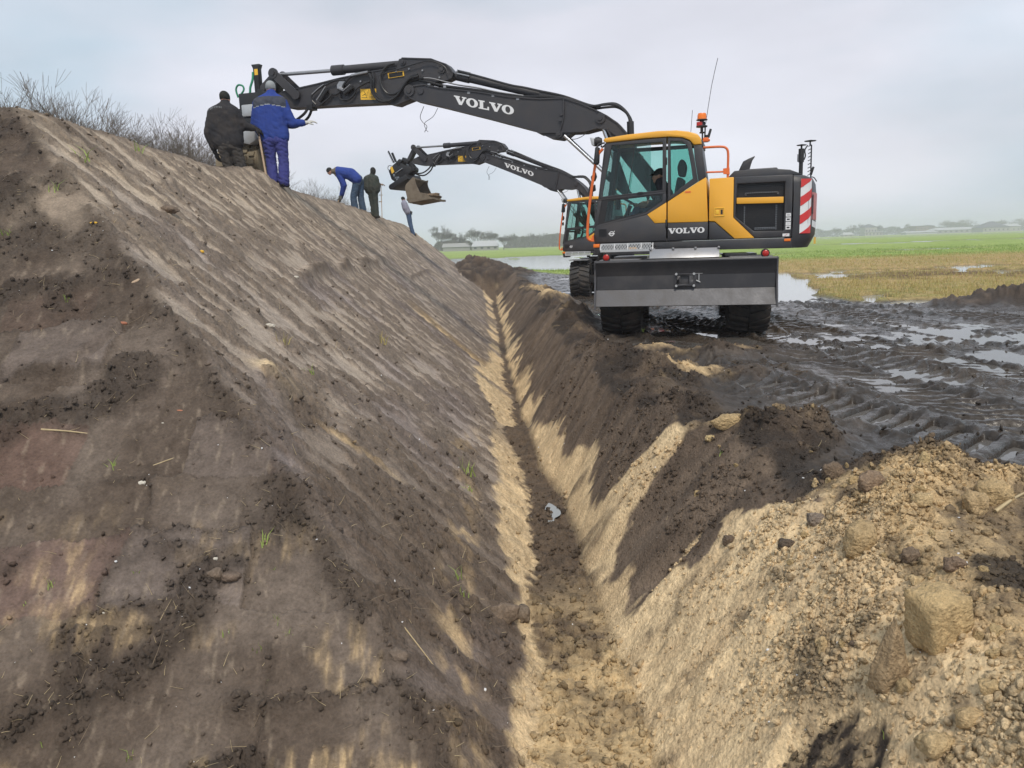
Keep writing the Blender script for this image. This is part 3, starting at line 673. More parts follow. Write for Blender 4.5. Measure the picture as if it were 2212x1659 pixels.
def excavator(loc, theta, head, rot, tool, label):
    root = empty('wheeled_excavator', loc, (0, 0, math.pi - math.radians(theta)))
    tag(root, label, 'excavator', 'wheeled excavators beside the embankment')
    # ---- upper frame
    fr = MB()
    fr.prism([(1.30, 1.40), (-1.668, 1.40), (-1.668, 1.25), (.36, 1.26), (.30, 1.33), (1.29, 1.33)], -1.22, 1.255)
    fr.prism([(1.33, 1.40), (1.20, 1.40), (1.20, 1.22), (1.30, 1.22)], .9, 1.285)
    frame = fr.build('upper_frame', 'charcoal', root, bevel=.012)
    MB().lathe([(.0, 1.02), (.62, 1.02), (.62, 1.10), (.56, 1.12), (.56, 1.26), (0, 1.26)], (0, 0, 0), 'z', 40).build('slewing_ring', 'black', root)
    MB().box((1.225, 1.283, 1.345), (1.325, 1.30, 1.40)).build('marker_lamp', 'amber', frame, bevel=.004)
    MB().box((-1.65, 1.255, 1.352), (-1.56, 1.268, 1.39)).build('marker_lamp', 'amber', frame, bevel=.003)
    st = MB()
    st.beam((1.20, 1.37, 1.285), (.34, 1.37, 1.285), .02, .035); st.beam((1.20, 1.30, 1.39), (.41, 1.30, 1.39), .02, .02)
    for i in range(19):
        for j in range(3):
            x = 1.18 - i*.043; s0 = .012
            p = (x + (.02 if j % 2 else 0), 1.305 + .018*j, 1.372 - .029*j)
            st.beam((p[0] - .016, p[1], p[2] + .012), (p[0] + .016, p[1] + .006, p[2] - .012), .012, .012)
            st.beam((p[0] - .016, p[1], p[2] - .012), (p[0] + .016, p[1] + .006, p[2] + .012), .010, .010)
    for x in (1.2, .98, .77, .56, .38): st.beam((x, 1.30, 1.39), (x, 1.37, 1.29), .02, .015, (1, 0, 0))
    st.build('step', 'galv', root)
    # ---- cab
    cb = MB()
    L0, L1 = 1.215, 1.262
    cb.ring([(1.11, 2.945), (.185, 2.968), (.185, 2.165), (1.245, 2.105)], [(1.02, 2.905), (.24, 2.905), (.24, 2.19), (1.185, 2.135)], L0, L1)
    cb.prism([(1.245, 2.105), (.185, 2.165), (.185, 2.135), (1.245, 2.075)], L0, L1 - .004)
    cb.prism([(1.245, 2.075), (1.19, 2.078), (1.26, 1.68), (1.305, 1.66)], L0, L1)
    cb.prism([(.24, 2.132), (.185, 2.135), (.185, 2.0), (.475, 1.83), (1.305, 1.66), (1.265, 1.695), (.50, 1.855), (.24, 2.02)], L0, L1)
    cb.prism([(1.305, 1.655), (.475, 1.826), (.36, 1.688), (.183, 1.688), (.183, 1.42), (1.315, 1.42)], L0 - .02, L1 + .004)
    cb.ring([(.16, 2.965), (-.06, 2.945), (-.185, 2.875), (-.235, 2.64), (-.295, 2.29), (.16, 2.015)], [(.12, 2.91), (-.05, 2.895), (-.13, 2.82), (-.19, 2.52), (-.215, 2.34), (.12, 2.09)], L0, L1)
    cb.prism([(-.225, 2.825), (-.34, 2.825), (-.41, 2.352), (-.30, 2.288), (-.24, 2.64)], .36, L1 + .006)
    cb.prism([(.158, 1.686), (-.447, 1.680), (-.447, 1.42), (.158, 1.42)], L0 - .02, L1 + .002)
    # far side, front and rear frames
    R0, R1 = .34, .38
    cb.ring([(1.10, 2.94), (-.33, 2.94), (-.44, 1.42), (1.31, 1.42)], [(1.02, 2.88), (-.24, 2.88), (-.32, 1.72), (1.20, 1.72)], R0, R1)
    cb.beam((.20, .36, 1.7), (.22, .36, 2.9), .04, .06, (0, 1, 0))
    for y in (.36, 1.22):
        cb.beam((1.105, y, 2.93), (1.305, y, 1.45), .06, .05, (0, 1, 0))
    for z, x in ((2.92, 1.08), (2.03, 1.225), (1.45, 1.29)): cb.beam((x, .36, z), (x, 1.22, z), .05, .05)
    cb.box((1.12, .36, 1.42), (1.30, 1.22, 1.70))
    cb.box((-.44, .36, 1.42), (-.38, 1.215, 1.78)); cb.beam((-.33, .38, 2.86), (-.33, 1.2, 2.86), .05, .08)
    cb.box((-.44, .34, 1.405), (1.31, 1.24, 1.45))
    cab = cb.build('cab', 'charcoal', root, bevel=.006)
    rf = MB()
    prof = [(1.16, 2.995), (1.12, 3.02), (.78, 3.05), (.31, 3.07), (.03, 3.06), (-.15, 3.03), (-.28, 2.985), (-.325, 2.93), (-.345, 2.83), (-.226, 2.83), (-.17, 2.90), (-.06, 2.948), (.13, 2.972), (.5, 2.975), (1.12, 2.95)]
    rf.prism(prof, .33, 1.285)
    rf.build('roof', 'yellow', cab, bevel=.022)
    MB().prism([(.180, 2.0), (.180, 1.692), (.358, 1.692), (.473, 1.828)], L0, L1 + .010).build('door_panel', 'yellow', cab, bevel=.006)
    yp = MB().prism([(.16, 2.008), (-.295, 2.282), (-.415, 2.348), (-.448, 1.682), (.16, 1.690)], .36, L1 + .008); yp.build('side_panel', 'yellow', cab, bevel=.010)
    MB().box((-.19, L1 + .006, 2.128), (-.10, L1 + .012, 2.152)).build('reflector', 'orange', cab)
    G = 1.240
    def pane(pts, y, name='window', m='glass', th=.005): return MB().prism(pts, y, y + th).build(name, m, cab, smooth=0)
    pane([(1.02, 2.905), (.63, 2.905), (.745, 2.163), (1.185, 2.135)], G); pane([(.66, 2.905), (.42, 2.905), (.42, 2.18), (.775, 2.160)], G - .02)
    pane([(1.187, 2.076), (.24, 2.130), (.24, 2.02), (.50, 1.857), (1.262, 1.697)], G)
    pane([(.12, 2.91), (-.05, 2.895), (-.13, 2.82), (-.19, 2.52), (-.215, 2.34), (.12, 2.09)], G, m='glassgreen')
    pane([(1.02, 2.88), (-.24, 2.88), (-.32, 1.72), (1.20, 1.72)], .355, m='glassgreen')
    MB().add([(1.10, .39, 2.90), (1.10, 1.20, 2.90), (1.222, 1.20, 2.05), (1.222, .39, 2.05)], [(0, 1, 2, 3)]).build('windscreen', 'glassgreen', cab, smooth=0)
    MB().add([(-.34, .40, 2.82), (-.34, 1.19, 2.82), (-.40, 1.19, 1.80), (-.40, .40, 1.80)], [(0, 1, 2, 3)]).build('rear_window', 'glassgreen', cab, smooth=0)
    bd = MB(); bd.ring([(1.192, 2.074), (.235, 2.128), (.235, 2.018), (.49, 1.856), (1.268, 1.695)], [(1.09, 2.058), (.25, 2.118), (.25, 2.026), (.505, 1.872), (1.15, 1.745)], G - .006, G + .010)
    for a, b in (((.663, 2.905), (.778, 2.16)), ((.90, 2.905), (1.02, 2.145))): bd.beam((a[0], G, a[1]), (b[0], G, b[1]), .010, .012, (0, 1, 0))
    bd.box((.46, G, 2.83), (.24, G + .008, 2.905)) if False else None
    bd.build('window_seal', 'black', cab)
    MB().beam((.62, 1.268, 2.160), (.54, 1.268, 2.165), .02, .03).build('door_handle', 'black', cab, bevel=.003)
    for z0, z1 in ((2.67, 2.56), (1.74, 1.62)): MB().beam((.18, 1.268, z0), (.18, 1.268, z1), .02, .025, (1, 0, 0)).build('door_hinge', 'black', cab, bevel=.003)
    vt = MB()
    for i in range(7): vt.beam((1.24, 1.27, 1.625 - i*.017), (1.115, 1.27, 1.625 - i*.017), .012, .007)
    vt.build('door_vent', 'black', cab)
    em = MB(); n = 24; ec = (1.035, 1.553)
    em.ring([(ec[0] + .038*math.cos(2*math.pi*i/n), ec[1] + .038*math.sin(2*math.pi*i/n)) for i in range(n)], [(ec[0] + .027*math.cos(2*math.pi*i/n), ec[1] + .027*math.sin(2*math.pi*i/n)) for i in range(n)], L1 + .004, L1 + .008)
    em.beam((1.085, L1 + .0065, 1.553), (.985, L1 + .0065, 1.553), .004, .014); em.prism([(1.005, 1.583), (.985, 1.60), (.985, 1.588), (.995, 1.576)], L1 + .004, L1 + .009)
    em.build('emblem', 'decalwhite', cab)
    wordmark(MB(), .150, 1.522, .082, .555, L1 + .003).build('lettering', 'decalwhite', cab, smooth=0)
    # seat, console, controls
    sb = MB(); sb.box((.08, .58, 1.72), (.58, 1.03, 1.86)); sb.prism([(.14, 1.86), (.02, 1.86), (-.07, 2.36), (.04, 2.40)], .60, 1.01); sb.prism([(.03, 2.41), (-.07, 2.40), (-.10, 2.55), (-.06, 2.66), (.0, 2.67), (.05, 2.56)], .68, .93); sb.box((.12, .64, 1.45), (.50, .97, 1.72))
    sb.build('seat', 'seatcloth', cab, bevel=.03)
    ct = MB(); ct.box((.12, .46, 1.45), (.42, .56, 1.9)); ct.box((.12, .46, 1.9), (.55, .56, 1.98)); MB().box((.10, 1.07, 1.84), (.42, 1.15, 1.92)).build('armrest', 'interior', cab, bevel=.01); ct.tube([(.53, .51, 1.95), (.56, .51, 2.03), (.55, .51, 2.12)], .018); ct.ball((.55, .51, 2.13), .03)
    ct.build('control_console', 'interior', cab, bevel=.006); ct = MB(); ct.tube([(1.02, .8, 1.45), (.88, .8, 1.80), (.80, .8, 2.0)], .035, k=3).build('steering_column', 'interior', cab); ct = MB(); ct.box((1.02, .42, 1.95), (1.08, .60, 2.2)); ct.beam((1.05, .42, 1.45), (1.05, .42, 2.0), .03, .03); ct.box((.95, .40, 1.45), (1.1, .52, 1.85))
    ct.build('display', 'interior', cab, bevel=.006)
    sw = MB(); nn = 28; cw = Vector((.78, .8, 2.04)); ax = Vector((-.5, 0, .86)).normalized(); e1 = Vector((0, 1, 0)); e2 = ax.cross(e1)
    sw.tube([cw + (e1*math.cos(2*math.pi*i/nn) + e2*math.sin(2*math.pi*i/nn))*.19 for i in range(nn + 1)], .015, k=0)
    for t in (0, 2.1, 4.2): sw.beam(cw, cw + (e1*math.cos(t) + e2*math.sin(t))*.18, .02, .012)
    sw.build('steering_wheel', 'black', cab)
    # mirrors, work lamp, beacon, rails on the cab
    mr_ = MB(); mr_.prism([(1.285, 2.63), (1.255, 2.87), (1.235, 2.885), (1.205, 2.875), (1.215, 2.65), (1.245, 2.62)], 1.26, 1.42); mr_.tube([(1.13, 1.26, 2.95), (1.22, 1.3, 2.93), (1.24, 1.34, 2.87)], .014); mr_.prism([(1.36, 2.45), (1.29, 2.52), (1.27, 2.45), (1.30, 2.38), (1.35, 2.38)], 1.18, 1.26); mr_.prism([(1.34, 2.30), (1.30, 2.33), (1.29, 2.24), (1.33, 2.22)], 1.18, 1.25)
    mr_.build('mirror', 'black', cab, bevel=.012)
    wlp = MB(); wlp.lathe([(.0, -.05), (.05, -.05), (.075, .0), (.07, .05), (.0, .055)], (1.255, 1.1, 2.995), 'x', 16); wlp.tube([(1.22, 1.1, 2.93), (1.19, 1.1, 2.91), (1.13, 1.1, 2.96)], .014); wo = wlp.build('work_lamp', 'black', cab)
    MB().prism([(1.33, 3.055), (1.385, 3.06), (1.34, 2.935), (1.29, 2.94)], 1.02, 1.18).build('lens', 'glass', wo) if False else MB().prism([(1.318, 3.05), (1.385, 3.06), (1.355, 2.94), (1.315, 2.93)], 1.03, 1.17).build('lamp_lens', 'galv', wo, bevel=.008)
    bc = MB(); bc.cyl((-.335, .95, 2.93), (-.335, .95, 3.06), .012); bc.cyl((-.33, .95, 3.03), (-.33, .95, 3.05), .04); bc.lathe([(0, 3.055), (.022, 3.055), (.022, 3.12), (.085, 3.12), (.085, 3.14), (.04, 3.15), (.03, 3.215), (.085, 3.22), (.085, 3.235), (0, 3.235)], (-.325, .95, 0), 'z', 18)
    bc.tube([(-.37, .95, 2.95), (-.375, .95, 3.1), (-.365, .95, 3.2)], .012); bc.prism([(-.385, 2.96), (-.44, 2.96), (-.475, 3.08), (-.445, 3.09), (-.415, 3.0), (-.38, 3.0)], .90, .98)
    bo = bc.build('beacon', 'black', cab, bevel=.003)
    MB().lathe([(0, 3.236), (.070, 3.236), (.068, 3.30), (.058, 3.325), (0, 3.33)], (-.325, .95, 0), 'z', 20).build('beacon_lens', 'amber', bo)
    MB().lathe([(0, 3.141), (.048, 3.141), (.046, 3.195), (0, 3.198)], (-.292, .97, 0), 'z', 14).build('beacon_lens', 'redlamp', bo)
    MB().box((-.43, .90, 2.895), (-.345, .99, 2.96)).cyl((-.45, .95, 2.92), (-.43, .95, 2.92), .02).build('beacon_bracket', 'orange', bo, bevel=.012)
    MB().tube([(-.37, .7, 3.2), (-.45, .7, 3.75), (-.54, .7, 4.16)], .0045, n=5, k=2).tube([(-.14, .7, 3.04), (-.165, .7, 3.42)], .004, n=5).build('antenna', 'black', cab)
    hr = MB(); hr.tube([(1.15, 1.315, 2.86), (1.25, 1.315, 2.72), (1.33, 1.315, 2.30), (1.385, 1.315, 1.92), (1.415, 1.315, 1.56), (1.39, 1.315, 1.475), (1.335, 1.31, 1.455)], .022, n=10); hr.prism([(1.31, 1.44), (1.36, 1.45), (1.335, 1.53), (1.315, 1.545)], 1.29, 1.335)
    hr.build('handrail', 'orange', cab)
    # ---- engine housing
    eh = MB()
    eh.box((-1.655, -1.22, 1.405), (-.475, 1.155, 2.305))
    eh.ring([(-.823, 2.325), (-1.658, 2.318), (-1.664, 1.412), (-1.14, 1.412), (-.823, 1.728)], [(-.87, 2.225), (-1.55, 2.222), (-1.55, 1.51), (-1.12, 1.517), (-.85, 1.742)], 1.156, 1.25)
    eh.prism([(-.462, 1.684), (-.55, 1.678), (-.84, 1.412), (-.462, 1.412)], 1.156, 1.248)
    eng = eh.build('engine_housing', 'charcoal', root, bevel=.014)
    MB().prism([(-.462, 2.322), (-.820, 2.326), (-.820, 1.73), (-1.135, 1.414), (-.845, 1.414), (-.55, 1.682), (-.462, 1.688)], 1.156, 1.262).build('side_panel', 'yellow', eng, bevel=.012)
    MB().prism([(-.865, 2.02), (-1.535, 2.005), (-1.535, 1.915), (-.865, 1.93)], 1.19, 1.262).build('trim_bar', 'yellow', eng, bevel=.006)
    for (za, zb, xa) in ((2.035, 2.222, None), (1.515, 1.905, None)):
        gr = MB(); n = int((zb - za)/.026)
        def xl(z): return -.868 if z > 1.742 else (-.85 - (1.742 - z)/(1.742 - 1.517)*.27)
        for i in range(n):
            z = za + (i + .5)*(zb - za)/n; gr.beam((xl(z), 1.195, z), (-1.55, 1.195, z), .006, .007)
        for i in range(27):
            x = -.872 - i*.0258
            zlo = za if x < -1.12 else max(za, 1.742 - max(0, (-.85 - x))/.27*.225)
            gr.beam((x, 1.200, zlo), (x, 1.200, zb), .005, .006, (0, 1, 0))
        gr.build('grille', 'hose', eng, smooth=0)
    bk = MB(); bk.box((-1.45, 1.157, 1.54), (-1.13, 1.175, 1.57)); bk.beam((-.98, 1.17, 1.62), (-.98, 1.17, 1.9), .02, .03, (0, 1, 0)); bk.beam((-1.44, 1.17, 1.53), (-1.44, 1.17, 1.9), .02, .03, (0, 1, 0)); bk.tube([(-1.0, 1.18, 2.05), (-1.02, 1.18, 2.085), (-1.42, 1.18, 2.08), (-1.46, 1.18, 2.05)], .012)
    bk.build('radiator_bracket', 'steel', eng)
    MB().ring([(-.54, 1.885), (-.69, 1.885), (-.69, 1.755), (-.54, 1.755)], [(-.552, 1.873), (-.678, 1.873), (-.678, 1.767), (-.552, 1.767)], 1.262, 1.272).box((-.61, 1.262, 1.785), (-.56, 1.268, 1.855)).build('latch', 'labelyellow', eng, bevel=.003)
    MB().box((-.665, 1.262, 1.785), (-.635, 1.266, 1.855)).build('latch_slot', 'black', eng)
    hd = MB()
    hd.prism([(-.70, 2.31), (-.76, 2.375), (-.82, 2.435), (-1.30, 2.445), (-1.62, 2.41), (-1.80, 2.335)], -.95, 1.02); hd.prism([(-.95, 2.44), (-1.02, 2.463), (-1.44, 2.468), (-1.47, 2.43)], -.6, .85)
    hood = hd.build('hood', 'charcoal', eng, bevel=.02)
    sc = MB(); op = [(-.87, 2.44), (-.905, 2.52), (-.945, 2.60), (-1.02, 2.635), (-1.115, 2.672)]; ip = [(-1.03, 2.44), (-1.05, 2.50), (-1.065, 2.56), (-1.085, 2.62), (-1.118, 2.668)]
    sc.prism(op + ip[::-1], .50, .66); sc.build('exhaust', 'charcoal', eng, bevel=.008)
    rl = MB(); rl.tube([(-.36, 1.1, 2.80), (-.60, 1.1, 2.797), (-.69, 1.1, 2.775), (-.725, 1.1, 2.70), (-.727, 1.1, 2.5), (-.727, 1.1, 2.33)], .018, n=8); rl.tube([(-.41, 1.1, 2.43), (-.68, 1.1, 2.425)], .014, k=2); rl.prism([(-.655, 2.47), (-.75, 2.48), (-.755, 2.38), (-.66, 2.39)], 1.08, 1.125)
    rl.tube([(-.36, -.9, 2.80), (-.60, -.9, 2.797), (-.69, -.9, 2.775), (-.727, -.9, 2.5), (-.727, -.9, 2.33)], .018, n=8) if False else None
    rl.build('handrail', 'orange', eng)
    ft = bpy.data.curves.new('model_mark', 'FONT')
    # model mark read from below upwards
    um = MB()
    for (z, hh) in ((1.525, .055), (1.585, .05), (1.645, .055), (1.712, .052)): um.ring([(-1.575, z), (-1.645, z), (-1.645, z + hh), (-1.575, z + hh)], [(-1.59, z + .016), (-1.63, z + .016), (-1.63, z + hh - .016), (-1.59, z + hh - .016)], 1.2505, 1.254)
    um.box((-1.645, 1.2505, 1.538), (-1.63, 1.2535, 1.566)) ; um.beam((-1.588, 1.252, 1.61), (-1.632, 1.252, 1.61), .003, .012); um.beam((-1.588, 1.252, 1.738), (-1.632, 1.252, 1.738), .003, .010)
    um.build('lettering', 'decalwhite', eng, smooth=0); MB().box((-1.632, 1.2505, 1.424), (-1.535, 1.253, 1.466)).build('logo', 'decalwhite', eng, smooth=0)
    MB().beam((-1.565, 1.2545, 1.43), (-1.60, 1.2545, 1.462), .002, .008, (0, 1, 0)).build('logo', 'decalred', eng, smooth=0)
    bpy.data.curves.remove(ft)
    # ---- right-hand body in front of the engine
    MB().box((-.44, -1.22, 1.405), (1.05, -.42, 1.95)).box((.2, -1.22, 1.4), (1.2, -.5, 1.6)).build('tank_housing', 'charcoal', root, bevel=.03)
    # ---- counterweight
    pl = [(-1.67, 1.245), (-1.80, 1.235), (-1.885, 1.18), (-1.95, 1.05), (-2.01, .80), (-2.045, .5), (-2.06, .2), (-2.06, 0)]
    pl = pl + [(a, -b) for a, b in pl[::-1][1:]]
    cwm = MB(); lay = [(1.25, .10), (1.32, .06), (1.44, .0), (1.62, -.006), (2.02, -.006), (2.20, .012), (2.28, .05), (2.315, .12)]
    vs = []
    for z, ins in lay:
        for (a, b) in pl: vs.append((min(a + ins, -1.668) if a + ins > -1.668 else a + ins, b*(1 - ins*.25), z))
    k = len(pl); fs = [(i*k + j, i*k + j + 1, (i + 1)*k + j + 1, (i + 1)*k + j) for i in range(len(lay) - 1) for j in range(k - 1)]
    fs += [tuple(range(k))[::-1], tuple(range((len(lay) - 1)*k, len(lay)*k))] + [(i*k, (i + 1)*k, (i + 2)*k - 1, (i + 1)*k - 1) for i in range(len(lay) - 1)]
    cwm.add(vs, fs); cwo = cwm.build('counterweight', 'charcoal', root, smooth=.7)
    # striped warning panel wrapped on its corner
    def onplan(t):
        seg = [(Vector(a), Vector(b)) for a, b in zip(pl[:-1], pl[1:])]
        for a, b in seg:
            l = (b - a).length
            if t <= l: d = (b - a)/l; p = a + d*t; nrm = Vector((d.y, -d.x)); nrm = nrm if nrm.dot(p - Vector((-1.2, 0))) > 0 else -nrm; return p + nrm*.012
            t -= l
        return seg[-1][1]
    def wrap(t0, t1, z0, z1, name, mt, zoff=0, n=4, extra=0):
        mb = MB(); v = []
        for i in range(n + 1):
            t = t0 + (t1 - t0)*i/n; p = onplan(t); s = zoff*i/n
            nr = (p - Vector((-1.2, 0))).normalized()*extra
            v += [(p.x + nr.x, p.y + nr.y, z0 + s), (p.x + nr.x, p.y + nr.y, z1 + s)]
        mb.add(v, [(2*i, 2*i + 2, 2*i + 3, 2*i + 1) for i in range(n)])
        return mb.build(name, mt, cwo, smooth=.7)
    t0, t1 = .10, .31; H0, H1 = 1.46, 2.25; bh = .132
    wrap(t0, t1, H0, H1, 'warning_panel', 'decalwhite')
    z = H0 - .13
    while z < H1:
        mb = MB(); v = []; n = 6
        for i in range(n + 1):
            t = t0 + (t1 - t0)*i/n; p = onplan(t); q = (p - Vector((-1.2, 0))).normalized()*.004; s = .13*i/n
            a, b = min(max(z + s, H0), H1), min(max(z + s + bh, H0), H1)
            v += [(p.x + q.x, p.y + q.y, a), (p.x + q.x, p.y + q.y, b)]
        mb.add(v, [(2*i, 2*i + 2, 2*i + 3, 2*i + 1) for i in range(n)]).build('warning_stripe', 'decalred', cwo, smooth=.7)
        z += 2*bh
    wrap(.33, 1.15, 1.66, 2.06, 'rear_band', 'pinkred'); wrap(.345, .40, 1.74, 2.02, 'tail_lamp', 'black', extra=.006); wrap(.36, 1.15, 1.56, 1.655, 'rear_band', 'decalwhite', zoff=-.06)
    wrap(.42, .60, 1.30, 1.40, 'rear_label', 'labelyellow', extra=.03)
    ms = MB(); ms.cyl((-1.80, .62, 2.30), (-1.80, .62, 2.56), .030); ms.cyl((-1.80, .62, 2.54), (-1.80, .62, 2.74), .042); ms.cyl((-1.80, .62, 2.74), (-1.80, .62, 2.79), .014); ms.lathe([(0, 2.785), (.07, 2.788), (.075, 2.797), (0, 2.81)], (-1.80, .62, 0), 'z', 18); ms.tube([(-1.75, .62, 2.55), (-1.75, .62, 2.66)], .006, k=2)
    ms.build('antenna_mast', 'black', cwo)
    ms = MB(); ms.beam((-1.925, .30, 2.28), (-1.925, .30, 2.82), .02, .02); ms.beam((-1.97, .30, 2.28), (-1.965, .30, 2.82), .02, .02)
    for i in range(9): ms.beam((-1.92, .30, 2.36 + i*.055), (-1.97, .30, 2.385 + i*.055), .012, .012)
    ms.cyl((-1.945, .30, 2.82), (-1.945, .30, 2.88), .012); ms.lathe([(0, 2.872), (.085, 2.876), (.09, 2.886), (0, 2.90)], (-1.945, .30, 0), 'z', 18); ms.tube([(-1.91, .30, 2.82), (-1.87, .30, 2.75), (-1.88, .30, 2.66), (-1.86, .30, 2.6)], .010)
    ms.prism([(-1.985, 2.36), (-2.02, 2.48), (-1.99, 2.49), (-1.95, 2.38)], .26, .34); ms.tube([(-1.96, .3, 2.34), (-2.02, .3, 2.32), (-2.06, .3, 2.26)], .008)
    ms.build('antenna_mast', 'black', cwo)
    # ---- boom (turns about its foot by rot), stick, cylinders
    fx, fz_ = .6, 2.4; cr, sr = math.cos(rot), math.sin(rot)
    def TB(a, b): return (fx + (a - fx)*cr - (b - fz_)*sr, fz_ + (a - fx)*sr + (b - fz_)*cr)
    pin0 = (4.89, 4.24); pin1 = TB(*pin0); dx, dz = pin1[0] - pin0[0], pin1[1] - pin0[1]
    def TS(a, b): return (a + dx, b + dz)
    top = [(4.97, 4.245), (4.93, 4.30), (4.74, 4.315), (4.59, 4.318), (4.33, 4.243), (3.63, 4.12), (2.99, 3.975), (2.45, 3.90), (2.04, 3.88), (1.76, 3.775), (1.51, 3.655), (1.29, 3.53), (1.11, 3.40), (.94, 3.20), (.72, 2.80), (.56, 2.30), (.44, 1.98), (.30, 1.92), (.22, 2.05)]
    bot = [(.40, 2.45), (.72, 2.85), (1.21, 3.17), (1.29, 3.32), (1.45, 3.35), (1.67, 3.31), (1.87, 3.315), (2.49, 3.34), (2.60, 3.405), (3.43, 3.67), (4.30, 3.935), (4.82, 4.085), (4.96, 4.185)]
    bm_ = MB(); bm_.prism([TB(*p) for p in top + bot], -.235, .105)
    for lst in (top[:15], bot[1:]):
        for a, b in zip(lst[:-1], lst[1:]):
            A, B = TB(*a), TB(*b); bm_.beam((A[0], -.065, A[1]), (B[0], -.065, B[1]), .38, .022)
    bm_.prism([TB(*p) for p in [(2.60, 3.40), (2.30, 3.245), (2.10, 3.205), (2.0, 3.235), (1.87, 3.32)]], -.20, .09)
    bm_.prism([TB(*p) for p in [(2.47, 4.02), (2.36, 4.03), (2.16, 3.88), (2.47, 3.90)]], -.16, .06)
    for p, r_ in (((1.40, 3.50), .085), ((2.12, 3.29), .06), ((4.88, 4.24), .10)):
        a = TB(*p); bm_.cyl((a[0], .10, a[1]), (a[0], .135, a[1]), r_, n=22); bm_.cyl((a[0], .13, a[1]), (a[0], .155, a[1]), r_*.45, n=14)
    a = TB(4.66, 4.215); bm_.cyl((a[0], .10, a[1]), (a[0], .13, a[1]), .055)
    a, b = TB(2.03, 3.86), TB(2.13, 3.26); bm_.tube([(a[0], .125, a[1]), ((a[0] + b[0])/2 - .04, .13, (a[1] + b[1])/2), (b[0], .13, b[1])], .014)
    for t in (.4, .55): bm_.cyl((a[0] + (b[0] - a[0])*t, .10, a[1] + (b[1] - a[1])*t), (a[0] + (b[0] - a[0])*t, .15, a[1] + (b[1] - a[1])*t), .035)
    boom = bm_.build('boom', 'boomgrey', root, smooth=.5)
    w0, w1 = TB(4.03, 3.945), TB(2.915, 3.665); sl = (w0[1] - w1[1])/(w0[0] - w1[0])
    wordmark(MB(), w0[0], w0[1], .145, w0[0] - w1[0], .107, -sl).build('lettering', 'decalwhite', boom, smooth=0)
    hs = MB()
    for lo, ll in ((.07, .0), (-.02, .01), (-.11, .02), (-.2, .0)):
        P = [TB(4.75, 4.43 + ll), TB(4.5, 4.36 + ll), TB(4.2, 4.27 + ll), TB(3.6, 4.15 + ll), TB(2.9, 3.99), TB(2.2, 3.92), TB(1.8, 3.81), TB(1.57, 3.72 + ll), TB(1.37, 3.72 + ll*2), TB(1.17, 3.71 + ll*2), TB(1.01, 3.61 + ll), TB(.92, 3.48), TB(.905, 3.3), TB(.9, 3.0)]
        hs.tube([(a, lo, b) for a, b in P], .021, n=7, k=5)
    for lo, ll in ((.06, .045), (-.16, .06)):
        P = [TB(3.95, 4.46 + ll), TB(3.5, 4.31 + ll), TB(3.0, 4.14 + ll), TB(2.74, 4.12), TB(2.5, 4.05), TB(2.04, 3.92), TB(1.6, 3.74), TB(1.4, 3.71)]
        hs.tube([(a, lo, b) for a, b in P], .019, n=7, k=5)
    a, b = TB(.905, 3.42), TB(.90, 3.20); hs.cyl((a[0], .02, a[1]), (b[0], .02, b[1]), .06)
    P = [TB(4.62, 3.95), TB(4.70, 3.78), TB(4.66, 3.68), TB(4.58, 3.60), TB(4.63, 3.5)]; hs.tube([(a, .1, b) for a, b in P], .006, n=5); P = [TB(4.35, 3.9), TB(4.45, 3.76), TB(4.62, 3.66), TB(4.60, 3.55), TB(4.56, 3.5)]; hs.tube([(a, .1, b) for a, b in P], .005, n=5)
    P = [TB(2.0, 3.22), TB(1.85, 3.19), TB(1.7, 3.24), TB(1.62, 3.33)]; hs.tube([(a, .1, b) for a, b in P], .006, n=5)
    hs.build('hose', 'hose', boom)
    pp = MB()
    for lo in (.085, .03): P = [TB(4.60, 4.44), TB(4.42, 4.41), TB(4.0, 4.28), TB(3.6, 4.19), TB(3.2, 4.08), TB(2.75, 3.985)]; pp.tube([(a, lo, b) for a, b in P], .011, n=6)
    for t in (4.5, 4.2, 3.75, 3.3, 2.85): a = TB(t, 4.2 - (4.3 - t)*.197 + (.06 if t > 4 else .02)); pp.box((a[0] - .025, -.02, a[1] - .02), (a[0] + .025, .11, a[1] + .03))
    pp.build('pipe', 'steel', boom)
    # adjusting cylinder along the top of the boom
    c1, c0 = TB(4.03, 4.455), TB(2.42, 3.975); e = TB(4.17, 4.50); ly = -.065
    cy = MB(); cy.cyl((c0[0], ly, c0[1]), (c1[0], ly, c1[1]), .068, n=18); h0 = TB(3.78, 4.38); cy.cyl((h0[0], ly, h0[1]), (c1[0], ly, c1[1]), .082, n=18); h1 = TB(2.62, 4.035); cy.cyl((h1[0], ly, h1[1]), (c0[0], ly, c0[1]), .076, n=18)
    adj = cy.build('cylinder', 'boomgrey', boom)
    g = TB(4.28, 4.54); MB().cyl((c1[0], ly, c1[1]), (g[0], ly, g[1]), .042).build('rod', 'chrome', adj)
    q0, q1 = TB(3.98, 4.52), TB(3.74, 4.45); MB().beam((q0[0], .01, q0[1]), (q1[0], .01, q1[1]), .05, .035).beam((q0[0], .05, q0[1] - .05), (q1[0], .05, q1[1] - .05), .03, .02).build('valve_block', 'steel', adj)
    # lifting cylinders
    for ls in (.17, -.30):
        a, b, c = TB(2.03, 3.26), (1.45, 2.70), (.95, 2.22)
        cy = MB(); mid = (a[0] + (b[0] - a[0])*.02, a[1] + (b[1] - a[1])*.02)
        lc = MB().cyl((b[0] - .1, ls*.6, b[1] - .09), (c[0], ls*.6, c[1]), .06).build('cylinder', 'boomgrey', boom)
        MB().cyl((a[0], ls*.6, a[1]), (b[0] - .1, ls*.6, b[1] - .09), .030).build('rod', 'chrome', lc)
